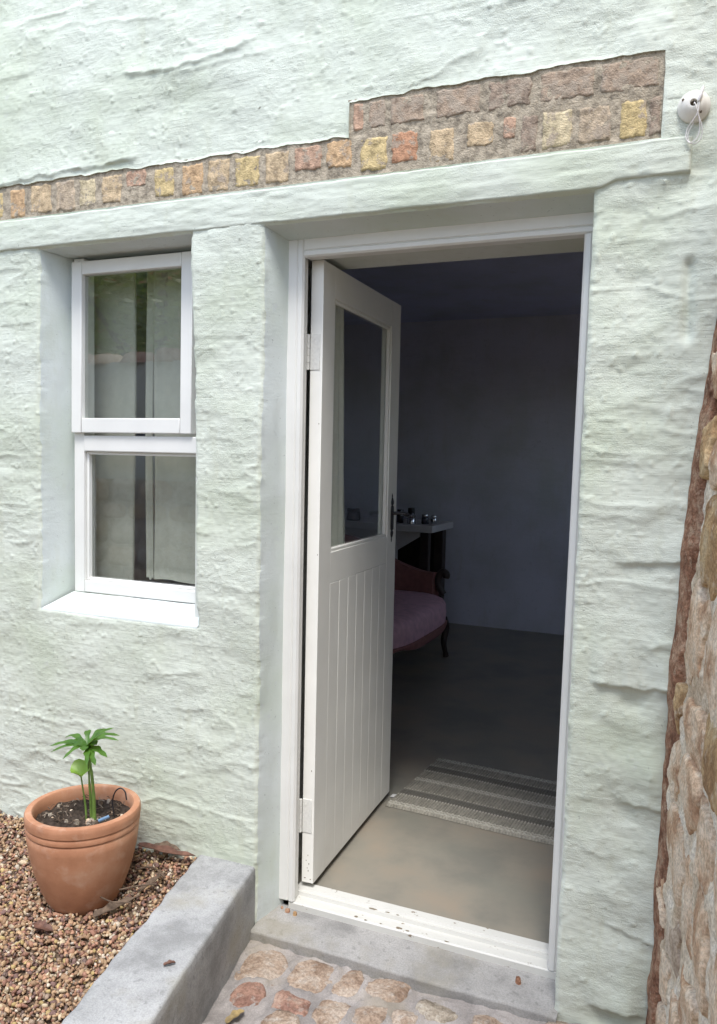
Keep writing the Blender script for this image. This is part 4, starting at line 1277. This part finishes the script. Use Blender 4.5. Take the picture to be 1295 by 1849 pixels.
leaf('leaf', [lb(-.125, -.03, -.012, .010, .012), lb(-.112, .022, .002, .009, .018), lb(-.10, -.050, -.020, .009, .012), lb(-.05, .06, .022, .009, .02), lb(-.075, -.010, -.004, .014, .012),
              lb(.122, .0, .036, .007, .016), lb(.10, -.03, .070, .008, .006), lb(.085, .05, .030, .009, .018), lb(.095, -.02, -.014, .011, .006), lb(.080, -.055, -.030, .010, .002), lb(.06, -.07, -.026, .009, .004), lb(.050, -.015, .016, .016, .008),
              lb(-.02, -.085, -.018, .009, .012), lb(.02, .08, .03, .009, .02), lb(.05, .065, .045, .008, .012), lb(-.025, .05, -.035, .008, -.006), lb(.07, -.030, .040, .010, .006), lb(-.03, -.03, .004, .018, .008), lb(.02, -.04, .0, .018, .006)], 'leaf')
V, F = [], []
for i, t in enumerate(np.linspace(0, 1, 8)):
    for k in range(17):
        a = 2 * math.pi * k / 16
        r = .004 + .030 * t * (1 + .12 * math.cos(a * 2 + .5)) * (1 - .0 * t)
        V.append((-.617 + r * math.cos(a) * 1.05, -.240 + r * math.sin(a) * .8, .408 + .030 * t ** .8 + .006 * math.sin(a * 3) * t + (.016 * t * math.sin(a))))
for i in range(7):
    for k in range(14):
        F.append((i * 17 + k, i * 17 + k + 1, (i + 1) * 17 + k + 1, (i + 1) * 17 + k))
mesh('leaf', V, F, 'leaf_young', pl, smooth_=True, label='small bright yellow green young leaf')
tube('black_wire', 'iron', None, spline([(-.522, -.20, .285), (-.528, -.20, .33), (-.518, -.20, .362), (-.498, -.20, .378), (-.480, -.20, .370), (-.474, -.20, .345)], 7), .0022, 8, label='thin black curved wire sticking out of the pot soil', cat='wire')

# litter
def dead(name, pts, wd, mat, label):
    V, F = lobe(pts, wd, Vector((.1, -.2, 1)), 8, .45)
    n_ = len(V)
    V2 = [(x, y, z - .0015) for x, y, z in V]
    F2 = F + [tuple(reversed([i + n_ for i in f])) for f in F]
    mesh(name, V + V2, F2, mat, None, smooth_=True, label=label, cat='dead leaf')
dead('dead_leaf', [(-.56, -.035, .112), (-.47, -.045, .120), (-.39, -.050, .124), (-.325, -.045, .130)], .014, 'deadleaf', 'long dark dried leaf between the pot and the kerb end by the wall')
dead('dead_leaf', [(-.52, -.018, .105), (-.46, -.022, .125), (-.40, -.020, .120)], .012, 'twig', 'curled brown dried leaf tucked against the wall foot')
dead('dead_leaf', [(-.62, -.425, .034), (-.585, -.440, .040), (-.545, -.435, .034)], .016, 'deadleaf', 'reddish brown dried leaf on gravel in front of the pot')
dead('dead_leaf', [(-.49, -.33, .036), (-.455, -.28, .048), (-.42, -.22, .058)], .015, 'twig', 'grey brown dried leaf on gravel under the right side of the pot')
dead('dead_leaf', [(-.43, -.20, .060), (-.41, -.15, .078), (-.40, -.10, .085)], .009, 'twig', 'narrow grey dried leaf on gravel right of the pot')
dead('dead_leaf', [(.015, -.395, -.098), (.028, -.365, -.090), (.036, -.335, -.096)], .010, 'deadleaf_tan', 'tan dried leaf on the mortar at the foot of the kerb')
dead('dead_leaf', [(-.088, -.530, .114), (-.076, -.518, .117), (-.066, -.508, .114)], .005, 'deadleaf', 'tiny brown seed husk on top of the kerb')
for i, (pts, r) in enumerate((([(-.50, -.12, .08), (-.45, -.10, .088), (-.38, -.13, .084)], .003), ([(-.47, -.24, .078), (-.42, -.20, .084), (-.385, -.17, .082)], .0028), ([(-.40, -.27, .07), (-.44, -.30, .076), (-.50, -.29, .074)], .0026))):
    tube('twig', 'twig', None, spline(pts, 5), r, 6, label=['long thin twig on gravel near the wall right of the pot', 'short twig on gravel beside the kerb', 'twig on gravel near the foot of the pot'][i], cat='twig', group='twigs on the gravel')
lt = random.Random(8)
for i, (x, y, mt) in enumerate(((-.085, .098, 'clay'), (-.06, .09, 'clay'), (-.075, .112, 'stone_a'), (-.03, .085, 'stone_a'), (.806, .10, 'stone_a'), (.79, .115, 'clay'), (.70, .06, 'clay'))):
    chipst(x, y, -.064 + (.004 if y < .1 else 0), lt.uniform(.006, .011), mt, 'rubble_crumb', None, 700 + i, .8, label=['red clay crumb in the left corner of the doorstep, nearest the reveal', 'red clay crumb below the foot of the left door jamb', 'ochre stone crumb touching the left end of the threshold', 'ochre stone crumb a little out on the doorstep at its left', 'ochre stone crumb in the right corner of the doorstep', 'red clay crumb under the right end of the threshold', 'red clay crumb alone on the right half of the doorstep'][i], cat='rubble', group='rubble crumbs on the doorstep')

# ================================================================== OPPOSITE SIDE (seen mirrored in the window)
GY = -4.3
gw = thing('garden_wall', 'plastered garden wall on a stone base opposite the house', 'wall', (-3.5, GY, -.2))
xs = np.linspace(-9, 1.2, 160); zs = np.linspace(1.12, 2.36, 30)
X, Z = np.meshgrid(xs, zs, indexing='ij')
mesh('plaster_face', np.stack([X, GY + .012 * (fbm(X * 5, Z * 5, 0, 201) - .5), Z], -1).reshape(-1, 3), gridfaces(160, 30), 'inner_plaster', gw, smooth_=True)
boxes('wall_core', 'stone_c', gw, [(-9, 1.2, GY - .35, GY - .012, -.33, 2.35)], bev=0)
z = -.2
k = 0
gr = random.Random(31)
while z < 1.05:
    hgt = gr.uniform(.17, .26)
    x = -7.0
    while x < .9:
        wd = gr.uniform(.22, .5)
        A, B, H, F = blob(9, 9, wd / 2 * .95, hgt / 2 * .95, .05, 800 + k, 3.0, .2)
        mesh('stone', np.stack([x + wd / 2 + A, GY - .01 + .0 - (-1) * (H + .015) + 0 * A, z + hgt / 2 + B], -1).reshape(-1, 3), F, gr.choice(['stone_a', 'stone_c', 'stone_b']), gw, smooth_=True)
        k += 1
        x += wd + .015
    z += hgt + .012
x = -8.0
while x < 1.0:
    wd = gr.uniform(.25, .5)
    A, B, H, F = blob(9, 9, wd / 2 * .98, .22, gr.uniform(.09, .15), 900 + k, 3.0, .18)
    mesh('coping_stone', np.stack([x + wd / 2 + A, GY - .16 + B, 2.36 + H], -1).reshape(-1, 3), F, gr.choice(['stone_b', 'stone_a', 'cob_b']), gw, smooth_=True)
    k += 1
    x += wd + .01
# courtyard paving between gravel and garden wall is the gravel bed itself

def tree(name, label, cx, cy, rz, r, zc_, n_, seed):
    t = thing(name, label, 'tree', (cx, cy, -.3), 'trees behind the garden wall')
    g_ = np.random.default_rng(seed)
    tube('trunk', 'bark', t, spline([(cx, cy, -.34), (cx + .1, cy, zc_ * .4), (cx - .05, cy + .05, zc_), (cx, cy, zc_ + rz * .5)], 5), list(np.linspace(.13, .03, 16)), 10)
    for q_ in range(5):
        a = q_ * 1.3 + seed
        tube('limb', 'bark', t, spline([(cx, cy, zc_ * .6), (cx + r * .4 * math.cos(a), cy + r * .4 * math.sin(a), zc_), (cx + r * .75 * math.cos(a), cy + r * .75 * math.sin(a), zc_ + rz * .4)], 5), list(np.linspace(.05, .012, 11)), 7)
    d = g_.normal(size=(n_, 3)); d /= np.linalg.norm(d, axis=1)[:, None]
    cl = g_.normal(size=(40, 3)); cl /= np.linalg.norm(cl, axis=1)[:, None]
    pick = g_.integers(0, 40, n_)
    c = cl[pick] * g_.uniform(.45, .95, (40, 1))[pick] + g_.normal(0, .17, (n_, 3))
    P = np.array([cx, cy, zc_]) + c * np.array([r, r, rz])
    L = g_.uniform(.04, .085, n_)
    u = np.cross(d, np.array([0, 0, 1.])); u /= (np.linalg.norm(u, axis=1)[:, None] + 1e-9)
    v = np.cross(d, u)
    q = np.stack([P - u * L[:, None], P - v * L[:, None] * .45, P + u * L[:, None], P + v * L[:, None] * .45], 1)
    mesh('crown', q.reshape(-1, 3), np.arange(n_ * 4).reshape(-1, 4), 'hedge', t)
tree('garden_tree', 'broad leafy tree above the garden wall', -5.6, -6.6, 1.9, 1.9, 3.0, 7000, 2)
tree('garden_tree', 'rounded bushy tree behind the garden wall', -3.7, -6.4, 1.5, 1.6, 2.7, 6000, 3)
tree('garden_tree', 'tall loose tree standing behind the garden wall', -7.8, -7.4, 2.1, 2.0, 3.3, 7000, 5)
hb = thing('ochre_house', 'orange plastered house standing beyond the garden trees', 'house', (-9, -8, -.3))
boxes('wall', 'ochre_wall', hb, [(-12, -8.2, -12, -8.3, -.34, 5.2)], bev=.01)
boxes('window', 'win_paint', hb, [(-9.6, -8.9, -8.31, -8.27, 2.9, 3.9)], bev=.005)
prism('roof', 'cob_b', hb, [(-12.3, 5.2), (-10.1, 6.4), (-8.0, 5.2)], 'x', -12.3, -8.0, bev=0)
